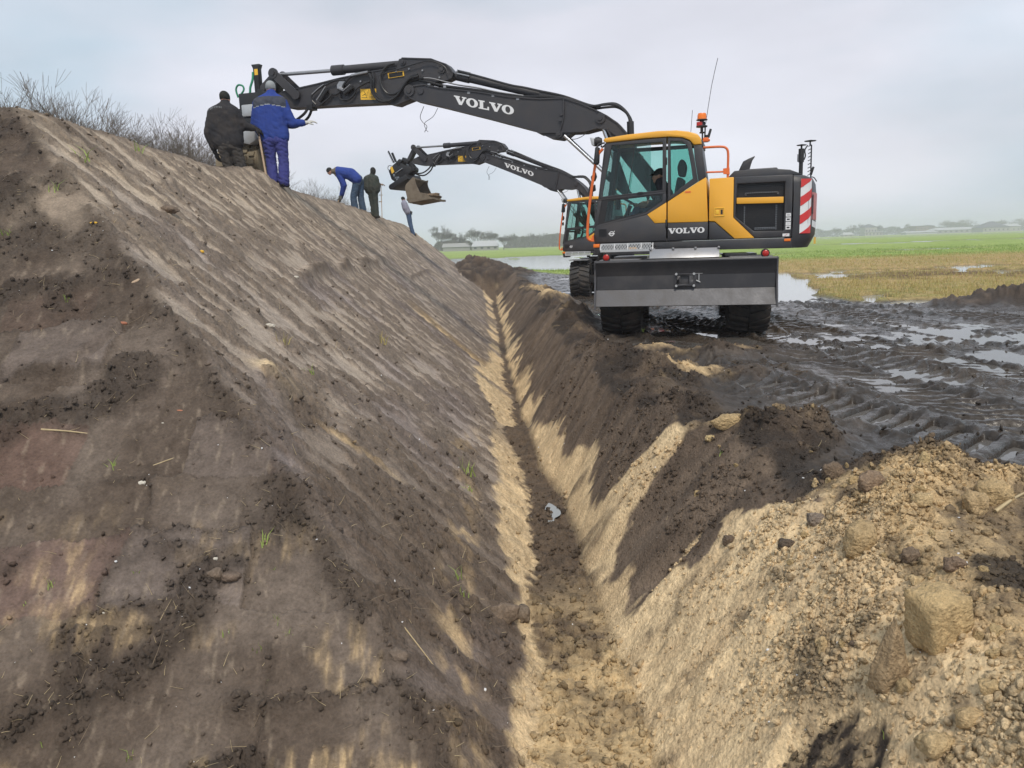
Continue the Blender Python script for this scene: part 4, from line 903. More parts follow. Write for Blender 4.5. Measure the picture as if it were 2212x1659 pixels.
    a, b, c = TB(1.395, 3.46), TB(1.30, 3.20), TB(1.15, 2.75)
    lc = MB().cyl((c[0], .02, c[1]), (c[0] - .2, .02, c[1] - .6), .075).build('cylinder', 'boomgrey', boom)
    MB().cyl((a[0], .02, a[1]), (c[0], .02, c[1]), .045).build('rod', 'chrome', lc)
    # stick
    so = [(7.54, 4.452), (6.77, 4.53), (6.29, 4.59), (5.62, 4.648), (5.14, 4.672), (5.08, 4.81), (5.02, 4.822), (4.45, 4.752), (4.36, 4.712), (4.17, 4.635), (4.08, 4.53), (4.05, 4.48), (4.08, 4.40), (4.17, 4.37), (4.31, 4.37), (4.62, 4.325), (4.78, 4.14), (5.08, 4.06), (5.18, 4.03), (5.28, 4.05), (5.39, 4.085), (6.71, 4.135), (7.38, 4.15), (7.70, 4.23), (7.80, 4.32), (7.70, 4.41)]
    sm_ = MB(); sm_.prism([TS(*p) for p in so], -.185, .055)
    for lst in (so[:5] + [], so[6:13], so[16:24]):
        for a, b in zip(lst[:-1], lst[1:]):
            A, B = TS(*a), TS(*b); sm_.beam((A[0], -.065, A[1]), (B[0], -.065, B[1]), .27, .020)
    for p, r_ in (((4.25, 4.56), .07), ((7.22, 4.35), .085), ((5.0, 4.745), .05)):
        a = TS(*p); sm_.cyl((a[0], .05, a[1]), (a[0], .082, a[1]), r_, n=20); sm_.cyl((a[0], .08, a[1]), (a[0], .10, a[1]), r_*.5, n=12)
    # rib on the upper plate
    A = [TS(5.62, 4.66), TS(5.14, 4.66), TS(4.55, 4.735)]
    stick = sm_.build('stick', 'boomgrey', root, smooth=.5)
    la = MB(); c = [TS(5.885, 4.362), TS(5.565, 4.342), TS(5.575, 4.152), TS(5.89, 4.172)]; la.prism(c, .057, .060); lb = la.build('warning_label', 'labelyellow', stick, smooth=0)
    la = MB()
    P = lambda u, v: (c[0][0] + (c[1][0] - c[0][0])*u + (c[3][0] - c[0][0])*v, c[0][1] + (c[1][1] - c[0][1])*u + (c[3][1] - c[0][1])*v)
    def strip(u0, v0, u1, v1, w=.008):
        a, b = P(u0, v0), P(u1, v1); la.beam((a[0], .061, a[1]), (b[0], .061, b[1]), .002, w, (0, 1, 0))
    def hstrip(u0, v0, u1, v1, w=.008):
        a, b = P(u0, v0), P(u1, v1); d = Vector((b[0] - a[0], b[1] - a[1])).normalized()*0.5; nx, nz = -d.y*w, d.x*w
        la.prism([(a[0] + nx, a[1] + nz), (b[0] + nx, b[1] + nz), (b[0] - nx, b[1] - nz), (a[0] - nx, a[1] - nz)], .0603, .062)
    for q in ((.22, .2, .32, .45), (.32, .45, .12, .62), (.25, .5, .36, .6), (.44, .25, .40, .7), (.40, .7, .34, .82), (.06, .8, .46, .84), (.54, .05, .54, .92), (.62, .4, .9, .42), (.62, .5, .9, .52), (.6, .68, .96, .7), (.6, .78, .96, .8), (.6, .87, .96, .89), (.68, .15, .85, .18)): hstrip(*q)
    la.build('label_print', 'labelink', lb, smooth=0)
    pb = MB(); c2 = [TS(5.31, 4.585), TS(4.995, 4.595), TS(4.99, 4.51), TS(5.30, 4.495)]; n4 = lambda k_: [(p[0]*(1 - k_) + sum(q[0] for q in c2)/4*k_, p[1]*(1 - k_) + sum(q[1] for q in c2)/4*k_) for p in c2]
    pb.ring(c2, n4(.12), .056, .075); pb.build('plate_frame', 'labelyellow', stick); MB().prism(n4(.12), .056, .066).build('type_plate', 'black', stick)
    hs = MB()
    def hose(pts, r_=.018, y=.10, k_=6):
        hs.tube([(TS(*p)[0], y + (p[0]*37 % 1)*.02, TS(*p)[1]) for p in pts], r_, n=7, k=k_)
    hose([(5.15, 4.73), (5.30, 4.70), (5.44, 4.55), (5.42, 4.35), (5.30, 4.22), (5.12, 4.22), (4.98, 4.34), (4.86, 4.46), (4.70, 4.50)], .020)
    hose([(5.66, 4.60), (5.62, 4.50), (5.62, 4.30), (5.52, 4.14), (5.34, 4.09), (5.14, 4.16), (4.99, 4.32), (4.86, 4.44), (4.68, 4.47)], .021, .12)
    hose([(5.60, 4.62), (5.58, 4.50), (5.60, 4.32), (5.50, 4.17), (5.32, 4.11), (5.12, 4.19), (4.95, 4.36), (4.82, 4.42), (4.6, 4.44)], .021, .09)
    hose([(5.64, 4.63), (5.9, 4.63), (6.06, 4.57), (6.18, 4.47), (6.24, 4.37), (6.36, 4.30), (6.46, 4.31), (6.52, 4.25), (6.72, 4.13)], .020)
    hose([(6.16, 4.53), (6.35, 4.54), (6.55, 4.49), (6.72, 4.42), (6.86, 4.33), (6.88, 4.24), (6.80, 4.15)], .016)
    hose([(6.30, 4.38), (6.30, 4.25), (6.25, 4.19), (6.1, 4.19), (5.98, 4.28), (5.94, 4.36), (5.75, 4.44), (5.62, 4.47)], .018)
    hose([(4.12, 4.46), (4.2, 4.6), (4.45, 4.71), (4.7, 4.69), (5.1, 4.62), (5.4, 4.57)], .010)
    hs.build('hose', 'hose', stick)
    sf = MB()
    def pipe(pts, r_=.016, y=.13): MB().tube([(TS(*p)[0], y, TS(*p)[1]) for p in pts], r_, n=7, k=3).build('pipe', 'steel', stick)
    pipe([(6.86, 4.34), (6.72, 4.43), (6.60, 4.49)], .010); pipe([(6.55, 4.45), (6.76, 4.22)], .012, .15); pipe([(6.20, 4.34), (6.04, 4.44)], .011, .15); pipe([(6.02, 4.60), (5.68, 4.63)], .022); pipe([(6.28, 4.40), (6.20, 4.36)], .03)
    pl_ = [TS(*p) for p in [(6.28, 4.52), (6.18, 4.54), (6.16, 4.47), (6.24, 4.38), (6.33, 4.40), (6.33, 4.46)]]; sf.prism(pl_, .09, .12)
    for p in ((5.86, 4.49), (5.14, 4.60), (4.88, 4.62), (4.62, 4.57), (4.30, 4.42), (5.60, 4.50)): a = TS(*p); MB().cyl((a[0], .05, a[1]), (a[0], .09, a[1]), .016, n=8).build('bolt', 'steel', stick)
    for p, q in (((6.56, 4.42), (6.74, 4.20)), ((6.18, 4.30), (5.98, 4.40))): a, b = TS(*p), TS(*q); hs = MB()
    sf.build('valve', 'steel', stick)
    sb2 = MB()
    for p, q in (((6.54, 4.40), (6.72, 4.20)), ((6.19, 4.29), (6.0, 4.40))): a, b = TS(*p), TS(*q); MB().cyl((a[0], .115, a[1]), (b[0], .115, b[1]), .040, n=12).build('accumulator', 'black', stick)
    a, b = TS(7.02, 4.14), TS(6.9, 4.08); sb2.box((b[0], -.1, b[1]), (a[0], .08, a[1] + .03)); sb2.build('bracket', 'black', stick)
    # bucket cylinder and link
    c0, c1, c2_ = TS(5.06, 4.742), TS(6.50, 4.765), TS(7.66, 4.795)
    cy = MB(); cy.cyl((c0[0], ly, c0[1]), (c1[0], ly, c1[1]), .072, n=20); h = TS(6.26, 4.76); cy.cyl((h[0], ly, h[1]), (c1[0], ly, c1[1]), .092, n=20); cyo = cy.build('cylinder', 'boomgrey', stick)
    MB().cyl((c1[0], ly, c1[1]), (c2_[0], ly, c2_[1]), .034).build('rod', 'steel', cyo)
    lv = MB(); p0, p1 = TS(7.67, 4.79), TS(7.22, 4.36)
    for y0 in (.085, -.25):
        d = Vector((p1[0] - p0[0], p1[1] - p0[1])).normalized(); nx, nz = -d.y*.075, d.x*.075
        lv.prism([(p0[0] + nx, p0[1] + nz), (p1[0] + nx, p1[1] + nz), (p1[0] - nx, p1[1] - nz), (p0[0] - nx, p0[1] - nz)], y0, y0 + .035); lv.cyl((p0[0], y0 - .005, p0[1]), (p0[0], y0 + .045, p0[1]), .095, n=22); lv.cyl((p1[0], y0 - .003, p1[1]), (p1[0], y0 + .042, p1[1]), .085, n=22)
    lv.cyl((p0[0], -.27, p0[1]), (p0[0], .15, p0[1]), .045)
    tl = (8.05, 4.50) if tool == 'compactor' else (7.98, 4.34)
    p2 = TS(*tl); d = Vector((p2[0] - p0[0], p2[1] - p0[1])).normalized(); nx, nz = -d.y*.06, d.x*.06
    lv.prism([(p0[0] + nx, p0[1] + nz), (p2[0] + nx, p2[1] + nz), (p2[0] - nx, p2[1] - nz), (p0[0] - nx, p0[1] - nz)], -.16, .05)
    lv.build('link_arm', 'boomgrey', stick, smooth=.5)
    hs = MB()
    for i, lo in enumerate((.06, -.08)):
        P = [TS(7.0, 4.12), TS(7.12, 4.0 - .05*i), TS(7.4, 3.88 - .07*i), TS(7.75, 3.92 - .03*i), TS(7.95, 4.08)]; hs.tube([(a, lo, b) for a, b in P], .026, n=8)
    hs.build('hose', 'hose', stick)
    # ---- tool
    if tool == 'compactor':
        t = MB(); t.box((7.72, -.28, 4.18), (8.40, .22, 4.46)); t.box((7.80, -.32, 4.30), (7.95, .26, 4.50)); t.prism([(7.70, 4.46), (7.62, 4.62), (7.70, 4.70), (7.86, 4.50)], -.2, .1); t.box((7.95, -.2, 3.45), (8.6, .15, 4.20)); t.box((7.75, -.35, 3.85), (8.5, .3, 3.98)); t.cyl((7.78, .24, 4.38), (7.78, .32, 4.38), .06)
        to = t.build('tool_carrier', 'black', root, bevel=.012)
        MB().prism([(8.02, 4.42), (8.02, 4.92), (7.985, 5.0), (8.165, 5.0), (8.13, 4.92), (8.13, 4.42)], -.05, .07).build('post', 'black', to, bevel=.006)
        MB().box((8.025, .071, 4.80), (8.10, .074, 4.91)).build('warning_label', 'labelyellow', to, smooth=0)
        MB().tube([(8.14, .06, 4.86), (8.15, .08, 4.72), (8.20, .10, 4.58), (8.22, .1, 4.48), (8.30, .1, 4.36), (8.40, .1, 4.30)], .022, n=9).tube([(8.56, .0, 4.44), (8.58, .02, 4.58), (8.52, .03, 4.66), (8.42, .03, 4.64), (8.40, .03, 4.56), (8.5, .03, 4.46)], .018, n=9).build('green_hose', 'greenhose', to)
        MB().box((7.95, .16, 4.02), (8.32, .28, 4.24)).build('hydraulic_motor', 'galv', to, bevel=.02)
        d = MB(); ar = [(8.70 - .62*math.cos(a)*1.0, 3.20 + .50*math.sin(a)) for a in np.linspace(.5, math.pi*.62, 9)]
        d.prism([(7.98, 3.86), (8.45, 3.78), (8.58, 3.60), (8.12, 3.48), (7.94, 3.56)], -.38, .42); d.build('mudguard', 'galv', to, bevel=.02)
        d = MB(); d.lathe([(0, -.48), (.30, -.48), (.33, -.46), (.33, .46), (.30, .48), (.22, .46), (.2, .43), (0, .43)], (8.48, .05, 3.17), 'x', 36)
        for i in range(15):
            for j in range(5):
                a = 2*math.pi*(i + .5*(j % 2))/15; cx_ = 8.12 + j*.17; e1 = Vector((0, math.cos(a), math.sin(a))); e2 = Vector((0, -math.sin(a), math.cos(a))); c_ = Vector((cx_, .05, 3.17)) + e1*.33
                d.add([c_ + Vector((sx*.055, 0, 0)) + e2*sy*.045 + e1*h for h in (-.01, .032) for sx, sy in ((-1, -1), (1, -1), (1, 1), (-1, 1))], [(4, 5, 6, 7), (0, 1, 5, 4), (1, 2, 6, 5), (2, 3, 7, 6), (3, 0, 4, 7)])
        d.build('roller_drum', 'drummud', to, smooth=.5)
        MB().prism([(7.96, 3.6), (8.06, 3.6), (8.06, 3.1), (7.96, 3.1)], -.1, .2).prism([(8.92, 3.6), (9.0, 3.6), (9.0, 3.1), (8.92, 3.1)], -.1, .2).box((8.0, -.1, 3.5), (8.98, .2, 3.6)).build('drum_fork', 'muddysteel', to, bevel=.01)
    else:
        o = 0
        t = MB(); t.prism([(8.31, 4.67), (8.52, 4.47), (8.41, 4.16), (8.26, 4.06), (7.68, 4.29), (7.50, 4.40), (7.56, 4.56), (7.80, 4.60), (8.08, 4.80)], -.25, .2)
        t.beam((7.98, .0, 4.86), (7.72, .0, 4.72), .2, .14); t.beam((7.72, -.05, 4.70), (7.50, -.05, 4.44), .16, .16); t.cyl((7.52, -.15, 4.46), (7.52, .15, 4.46), .09); t.prism([(8.20, 4.72), (8.02, 4.86), (7.92, 4.78), (8.06, 4.60)], -.2, .22)
        to = t.build('tiltrotator', 'black', root, bevel=.02)
        MB().prism([(8.44, 4.58), (8.34, 4.62), (8.26, 4.42), (8.37, 4.36)], .203, .206).build('warning_label', 'labelyellow', to, smooth=0)
        MB().beam((8.32, .1, 4.75), (8.54, .1, 5.18), .05, .03).beam((8.24, .1, 4.78), (8.38, .1, 5.10), .07, .06).build('post', 'black', to)
        MB().cyl((8.36, .11, 4.76), (8.55, .11, 5.15), .018).cyl((7.88, .22, 4.52), (8.20, .22, 4.37), .02).cyl((8.27, .2, 4.30), (8.27, .23, 4.30), .05).cyl((8.15, .2, 4.14), (8.15, .23, 4.14), .04).box((8.05, .2, 4.18), (8.25, .215, 4.24)).build('rod', 'chrome', to)
        MB().tube([(8.40, .1, 4.64), (8.56, .1, 4.66), (8.60, .1, 4.55), (8.50, .1, 4.46)], .012).tube([(8.05, .15, 4.6), (7.92, .2, 4.46), (7.86, .2, 4.5)], .02).build('hose', 'hose', to)
        b = MB(); b.tube([(8.40, .15, 3.82), (8.1, .15, 3.95), (7.65, .15, 4.20)], .0, n=4, k=1) if False else None
        n = 20; q0, q1 = Vector((8.40, 0, 3.84)), Vector((7.60, 0, 4.20)); dd = (q1 - q0).normalized(); uu = Vector((-dd.z, 0, dd.x))
        hw = .10; outl = [q0 + dd*(hw - hw*math.cos(a)) + uu*hw*math.sin(a)*-1 for a in np.linspace(math.pi/2, -math.pi/2, 8)]
        pts = [(p.x, p.z) for p in outl] + [((q1 + uu*hw).x, (q1 + uu*hw).z), ((q1 - uu*hw).x, (q1 - uu*hw).z)]
        b.prism(pts, -.55, .42); b.build('quick_coupler', 'black', to, bevel=.03)
        near = [(7.26, 4.15), (7.57, 3.92), (7.62, 3.78), (7.51, 3.27), (6.55, 3.37), (6.75, 3.56), (7.02, 3.61), (7.17, 3.93), (7.20, 4.12)]
        y0, y1 = .55, -.80; sh = (.30, -.03)
        bk = MB(); bk.prism(near, y0 - .03, y0); st0 = len(bk.v); bk.prism([(a + sh[0], b_ + sh[1]) for a, b_ in near], y1, y1 + .03)
        shell = near[:5]; inn = [(7.25, 4.10), (7.53, 3.89), (7.58, 3.78), (7.475, 3.305), (6.56, 3.395)]
        v = [];
        for (yy, s) in ((y0 - .01, (0, 0)), (y1 + .01, sh)):
            v += [(a + s[0], yy, b_ + s[1]) for a, b_ in shell] + [(a + s[0], yy, b_ + s[1]) for a, b_ in inn]
        k = 5; f = []
        for i in range(k - 1): f += [(i, i + 1, 2*k + i + 1, 2*k + i), (k + i + 1, k + i, 3*k + i, 3*k + i + 1)]
        f += [(k - 1, 2*k - 1, 4*k - 1, 3*k - 1), (0, 2*k, 3*k, k)]
        bk.add(v, f)
        bk.prism([(7.57, 4.12), (7.48, 4.13), (7.53, 3.93), (7.60, 3.92)], -.84, -.81)
        bko = bk.build('bucket', 'muddysteel', to, smooth=.4)
        te = MB()
        for i in range(16):
            u = i/15; te.box((6.50 + sh[0]*u - RNG.random()*.05, y0 + (y1 - y0)*u - .05, 3.35 + sh[1]*u), (6.58 + sh[0]*u, y0 + (y1 - y0)*u + .05, 3.40 + sh[1]*u + RNG.random()*.02))
        te.build('cutting_edge', 'muddysteel', bko)
    # ---- undercarriage
    ps = math.radians(head - (180 - theta)); cu, su = math.cos(ps), math.sin(ps)
    def U(v): return Vector((v.x*cu - v.y*su, v.x*su + v.y*cu, v.z))
    def ub(mb, name, mt, par, **k): mb.mapv(U); return mb.build(name, mt, par, **k)
    ch = MB(); ch.box((-1.55, -.45, .58), (1.55, .45, 1.04)); ch.box((-1.42, -.80, .42), (-1.16, .80, .66)); ch.box((1.16, -.80, .42), (1.42, .80, .66)); ch.box((-.7, -1.0, .5), (.7, 1.0, .95)); ch.box((-.75, .45, .62), (-.2, 1.22, .98)); ch.box((-2.0, -.42, .60), (-1.5, -.28, .80)); ch.box((-2.0, .28, .60), (-1.5, .42, .80)); ch.box((-1.95, -.6, .9), (-1.5, .6, 1.06))
    uc = ub(ch, 'undercarriage', 'black', root, bevel=.015)
    mg = MB()
    for sx in (-1, 1):
        for sy in (-1, 1): mg = MB(); mg.box((sx*1.29 - .5, sy*.96 - .30, 1.13), (sx*1.29 + .5, sy*.96 + .30, 1.155)); mg.box((sx*1.29 - .52, sy*.96 - .30, 1.02), (sx*1.29 - .5, sy*.96 + .30, 1.155)); ub(mg, 'mudguard', 'steel', uc)
    for sx in (-1, 1):
        for sy in (-1, 1):
            c = (sx*1.29, sy*.955, .545)
            wh = ub(tyre_mesh(c, .56, .62, sy), 'wheel', 'rubber', root, smooth=.5)
            rm = MB(); rm.lathe([(0, .0), (.12, .02*sy), (.14, -.06*sy), (.22, -.06*sy), (.30, .24*sy), (.33, .29*sy), (.30, .30*sy), (.26, .1*sy)], c, 'y', 24); ub(rm, 'rim', 'charcoal', wh)
    bl = MB(); face = [(-2.275, 1.125), (-2.235, 1.08), (-2.185, 1.00), (-2.15, .92), (-2.14, .72)]
    back = [(-2.10, .72), (-2.10, .92), (-2.14, 1.02), (-2.18, 1.10), (-2.22, 1.155), (-2.265, 1.155)]
    bl.prism(face + back, -1.275, 1.275)
    bl.box((-2.10, -1.1, .60), (-1.98, 1.1, .85))
    bdo = ub(bl, 'dozer_blade', 'bladepaint', root, smooth=.35, bevel=.004)
    ub(MB().prism([(-2.142, .718), (-2.245, .485), (-2.225, .475), (-2.10, .718)], -1.275, 1.275), 'cutting_edge', 'bladeedge', bdo)
    for sy in (-1, 1):
        ub(MB().prism([(-2.20, 1.14), (-2.12, 1.15), (-2.07, .95), (-2.07, .52), (-2.26, .44), (-2.25, .62), (-2.19, .8), (-2.19, 1.0)], sy*1.277, sy*1.30), 'end_plate', 'bladeedge', bdo)
        lp = ub(MB().lathe([(0, -.03), (.058, -.03), (.062, .03), (.046, .035)], (-2.16, sy*1.12, 1.20), 'x', 20).box((-2.18, sy*1.12 - .02, 1.14), (-2.14, sy*1.12 + .02, 1.17)), 'lamp_housing', 'black', bdo)
        ub(MB().lathe([(0, -.055), (.02, -.055), (.044, -.042), (.046, -.02)], (-2.16, sy*1.12, 1.20), 'x', 18), 'tail_lamp', 'redlamp', bdo)
    hi = MB()
    def H_(y0, z0, y1, z1, d=.03): hi.box((-2.142 - d, y0, z0), (-2.138, y1, z1))
    for a in ((-.13, .91, .10, .94), (-.13, .76, .10, .79), (-.13, .79, -.07, .91), (.05, .79, .10, .91)): H_(*a, d=.05)
    H_(-.17, .74, .14, .96, .015)
    hit = ub(hi, 'hitch_plate', 'bladepaint', bdo, bevel=.004)
    bo_ = MB()
    for y in (-.14, .11):
        for z in (.765, .935): ub(MB().cyl((-2.20, y, z), (-2.15, y, z), .018, n=8), 'bolt', 'galv', hit)
    bo_.box((-2.16, -.26, .935), (-2.15, -.16, .94)); bo_.box((-2.16, -.26, .965), (-2.15, -.16, .97)); bo_.box((-2.16, -.26, .94), (-2.15, -.255, .97)); bo_.box((-2.16, -.165, .94), (-2.15, -.16, .97)); bo_.cyl((-2.16, -.21, .93), (-2.16, -.21, .83), .008); bo_.cyl((-2.16, -.17, .84), (-2.16, -.23, .81), .008)
    ub(bo_, 'locking_key', 'galv', hit)
    pt = MB(); pt.prism([(-2.06, 1.165), (-1.93, 1.30), (-1.90, 1.285), (-2.03, 1.15)], -.50, .50)
    for y in (-.49, -.16, .16, .49): pt.cyl((-1.95, y, 1.285), (-1.95, y, 1.315), .02, n=8)
    ub(pt, 'cover_plate', 'steel', uc, bevel=.006)
    jk = MB(); jk.box((-2.05, -1.25, 1.08), (-1.2, -.6, 1.14)); jk.box((-1.4, -.95, 1.14), (-.8, -.6, 1.2)); ub(jk, 'toolbox', 'black', uc, bevel=.01)
    return root

EX1 = excavator((3.5, 13.3, 0), 19, 75.3, 0.0, 'compactor', 'yellow and charcoal wheeled excavator in front, holding a muddy roller drum over the embankment crest')
EX2 = excavator((4.42, 25.45, -.22), 28, 255.3, math.radians(5.9), 'bucket', 'smaller looking excavator farther back, half hidden, holding a soil filled bucket over the slope')

# ------------------------------------------------------------------ water: one level sheet in the wheel ruts, one in the meadow, a pool in the trench
def water_mat(name, col, rough, bump=.03, sc=3.0):
    m, nt, b = nodes_mat(name); L = nt.links.new
    b.inputs['Base Color'].default_value = (*col, 1); b.inputs['Roughness'].default_value = rough; b.inputs['IOR'].default_value = 1.33; b.inputs['Specular IOR Level'].default_value = .5
    tc = N(nt, 'ShaderNodeTexCoord'); n = N(nt, 'ShaderNodeTexNoise', Scale=sc, Detail=3.0); L(tc.outputs['Object'], n.inputs['Vector'])
    bp = N(nt, 'ShaderNodeBump', Strength=bump, Distance=.02); L(n.outputs['Fac'], bp.inputs['Height']); L(bp.outputs[0], b.inputs['Normal'])
    return m
water_mat('puddle_water', (.12, .11, .10), .05); water_mat('flood_water', (.30, .31, .31), .08, .05, 1.0)
wx, wy = np.meshgrid(np.linspace(1.3, 18, 84), np.linspace(2.6, 35, 162), indexing='ij')
wz = -.036 - .22*sstep(15, 25, wy)*sstep(36, 30, wy)
wi = np.arange(wx.size).reshape(wx.shape)
wf = np.stack([wi[:-1, :-1], wi[1:, :-1], wi[1:, 1:], wi[:-1, 1:]], -1).reshape(-1, 4)
wk = ground(wx, wy)['reg'] == 3
wf = wf[wk.reshape(-1)[wf].any(1)]
link('puddle', np_mesh('puddle', np.stack([wx, wy, wz], -1).reshape(-1, 3), wf), MATS['puddle_water'], kind='structure')
me = np_mesh('water', [(4.5, 14, -.028), (60, 14, -.028), (60, 34.2, -.028), (12.8, 34.2, -.028), (6.0, 34.3, -.029), (1500, 34.3, -.029), (1500, 48, -.029), (3.0, 48, -.029), (-1500, 48.1, -.029), (1500, 48.1, -.029), (1500, 1500, -.029), (-1500, 1500, -.029)], [(0, 1, 2, 3), (4, 5, 6, 7), (8, 9, 10, 11)])
link('water', me, MATS['flood_water'], kind='structure')
pb = MB(); n = 30
pb.add([(.54 + (.075 + .03*math.sin(3*a + 1))*math.cos(a), 6.6 + (.26 + .1*math.sin(2*a))*math.sin(a), -.962) for a in [2*math.pi*i/n for i in range(n)]], [tuple(range(n))])
pb.build('water', 'flood_water', None, kind='structure')

# ------------------------------------------------------------------ bare trees
paint('bark', (.155, .135, .115), .9, dirt=.5, dirtcol=(.10, .085, .07), scale=6, spec=.1); paint('twig', (.17, .145, .12), .9, dirt=.4, dirtcol=(.09, .075, .06), spec=.1)
paint('darkbark', (.13, .122, .108), .9, dirt=.5, dirtcol=(.06, .055, .05), spec=.1); paint('evergreen', (.05, .065, .045), .9, dirt=.5, dirtcol=(.07, .08, .05), spec=.1)
def bare_tree(seed, h, multi=False, spread=.55, levels=5, r0=.16, twig=.008, min_len=.18, kids=(2, 3), lr=(.58, .82)):
    rg = random.Random(seed); tv, tf, cv, cf = [], [], [], []
    def stick_(V, F, a, b, ra, rb, n):
        d = (b - a)
        if d.length < 1e-5: return
        d = d.normalized(); u = d.orthogonal().normalized(); w = d.cross(u); o = len(V)
        for p, r in ((a, ra), (b, rb)):
            for i in range(n): t = 2*math.pi*i/n; q = p + (u*math.cos(t) + w*math.sin(t))*r; V.append((q.x, q.y, q.z))
        for i in range(n): F.append((o + i, o + (i + 1) % n, o + n + (i + 1) % n, o + n + i))
    def grow(p, d, L, r, lv):
        seg = 3 if lv < 3 else 2; q = p
        for i in range(seg):
            d2 = (d + Vector((rg.gauss(0, .13), rg.gauss(0, .13), rg.gauss(.05, .08)))).normalized(); e = q + d2*L/seg
            ra = r*(1 - .35*i/seg); rb = r*(1 - .35*(i + 1)/seg)
            if lv <= 1: stick_(tv, tf, q, e, ra, rb, 6)
            else: stick_(cv, cf, q, e, max(ra, twig), max(rb, twig*.8), 4 if lv == 2 else 3)
            if i >= 1 and lv < levels and rg.random() < .75: branch(e, d2, L, rb, lv)
            q, d = e, d2
        if lv < levels:
            for _ in range(rg.choice(kids)): branch(q, d, L, r*.65, lv)
    def branch(p, d, L, r, lv):
        ax = Vector((rg.gauss(0, 1), rg.gauss(0, 1), rg.gauss(0, .5))).normalized()
        d2 = (d + ax*spread*rg.uniform(.6, 1.25)).normalized(); d2.z = max(d2.z, -.05) + .12; d2.normalize()
        grow(p, d2, L*rg.uniform(*lr), r*.68, lv + 1)
    if multi:
        for k in range(multi):
            a = rg.uniform(0, 6.28); grow(Vector((rg.uniform(-.4, .4), rg.uniform(-.4, .4), 0)), Vector((math.cos(a)*.35, math.sin(a)*.35, 1)).normalized(), h*rg.uniform(.34, .46), r0*rg.uniform(.5, .8), 1)
    else: grow(Vector((0, 0, 0)), Vector((rg.gauss(0, .04), rg.gauss(0, .04), 1)).normalized(), h*.22, r0, 0)
    def mk(nm, V, F):
        me = np_mesh(nm, V, F); me.polygons.foreach_set('use_smooth', [True]*len(F)); return me
    mx = max(v[2] for v in cv)
    return mk('trunk', tv, tf), mk('crown', cv, cf), mx
def plant_tree(name, protos, k, loc, h, rot, label, cat='tree', group=None, mats=('bark', 'twig'), sx=1.0):
    t, c, mx = protos[k]
    r = empty(name, loc, (0, 0, rot)); s = h/mx; r.scale = (s*sx, s*sx, s); tag(r, label, cat, group)
    for nm, me, mt in (('trunk', t, mats[0]), ('crown', c, mats[1])):
        o = bpy.data.objects.new(nm, me); COL.objects.link(o); o.parent = r
        if not me.materials: me.materials.append(MATS[mt])
    return r
def atY(px, py, Y):
    """point at distance Y along the bank for a place in the 2212 x 1659 picture"""
    v = _d + _r*((px - 1106)/1671) - _u*((py - 829.5)/1671)
    return Vector((0, 0, EYE)) + v*(Y/v.y)
# scrub behind the embankment: only the upper twigs stand over the crest
scrub = [bare_tree(40 + i, 5.0, multi=7, spread=.66, levels=6, r0=.055, twig=.0036, kids=(2, 3)) for i in range(3)]
SC = [(-14, 162, 21, 'tall grey scrub tree farthest to the left, above the highest point of the crest'), (75, 168, 23, 'dense bare scrub tree second from the left above the crest'), (140, 195, 25, 'bare scrub tree with a rounded top left of the gap in the twigs'), (200, 250, 27, 'low thin scrub tree in the dip between the tall scrub and the middle clump'),
      (255, 262, 29, 'small bare scrub tree left of the fan shaped one'), (318, 258, 30, 'fan shaped bare scrub tree with open upright branches'), (365, 268, 31, 'wide bare scrub tree with the branches leaning to the right'), (415, 308, 33, 'low bare scrub tree just left of the man in the dark jacket'), (452, 330, 35, 'smallest scrub tree beside the dark jacketed man')]
for i, (px, py, Y, lab) in enumerate(SC):
    p = atY(px, py, Y); tp = p.z
    plant_tree('scrub_tree', scrub, i % 3, (p.x, Y, -.1), (tp + .1)*1.0 + .05, RNG.uniform(0, 6.28), lab, 'tree', 'bare scrub behind the embankment', sx=1.15)
SC2 = [(642, 392, 40, 'short bare bush right of the man in blue'), (668, 400, 42, 'thin bare bush on the crest between the two pairs of men'), (700, 420, 45, 'low bare bush left of the bending man'), (735, 428, 48, 'faint bare bush behind the shovel of the bending man')]
for i, (px, py, Y, lab) in enumerate(SC2):
    p = atY(px, py, Y)
    plant_tree('scrub_bush', scrub, (i + 1) % 3, (p.x, Y, -.1), p.z + .35, RNG.uniform(0, 6.28), lab, 'bush', 'bare scrub behind the embankment')
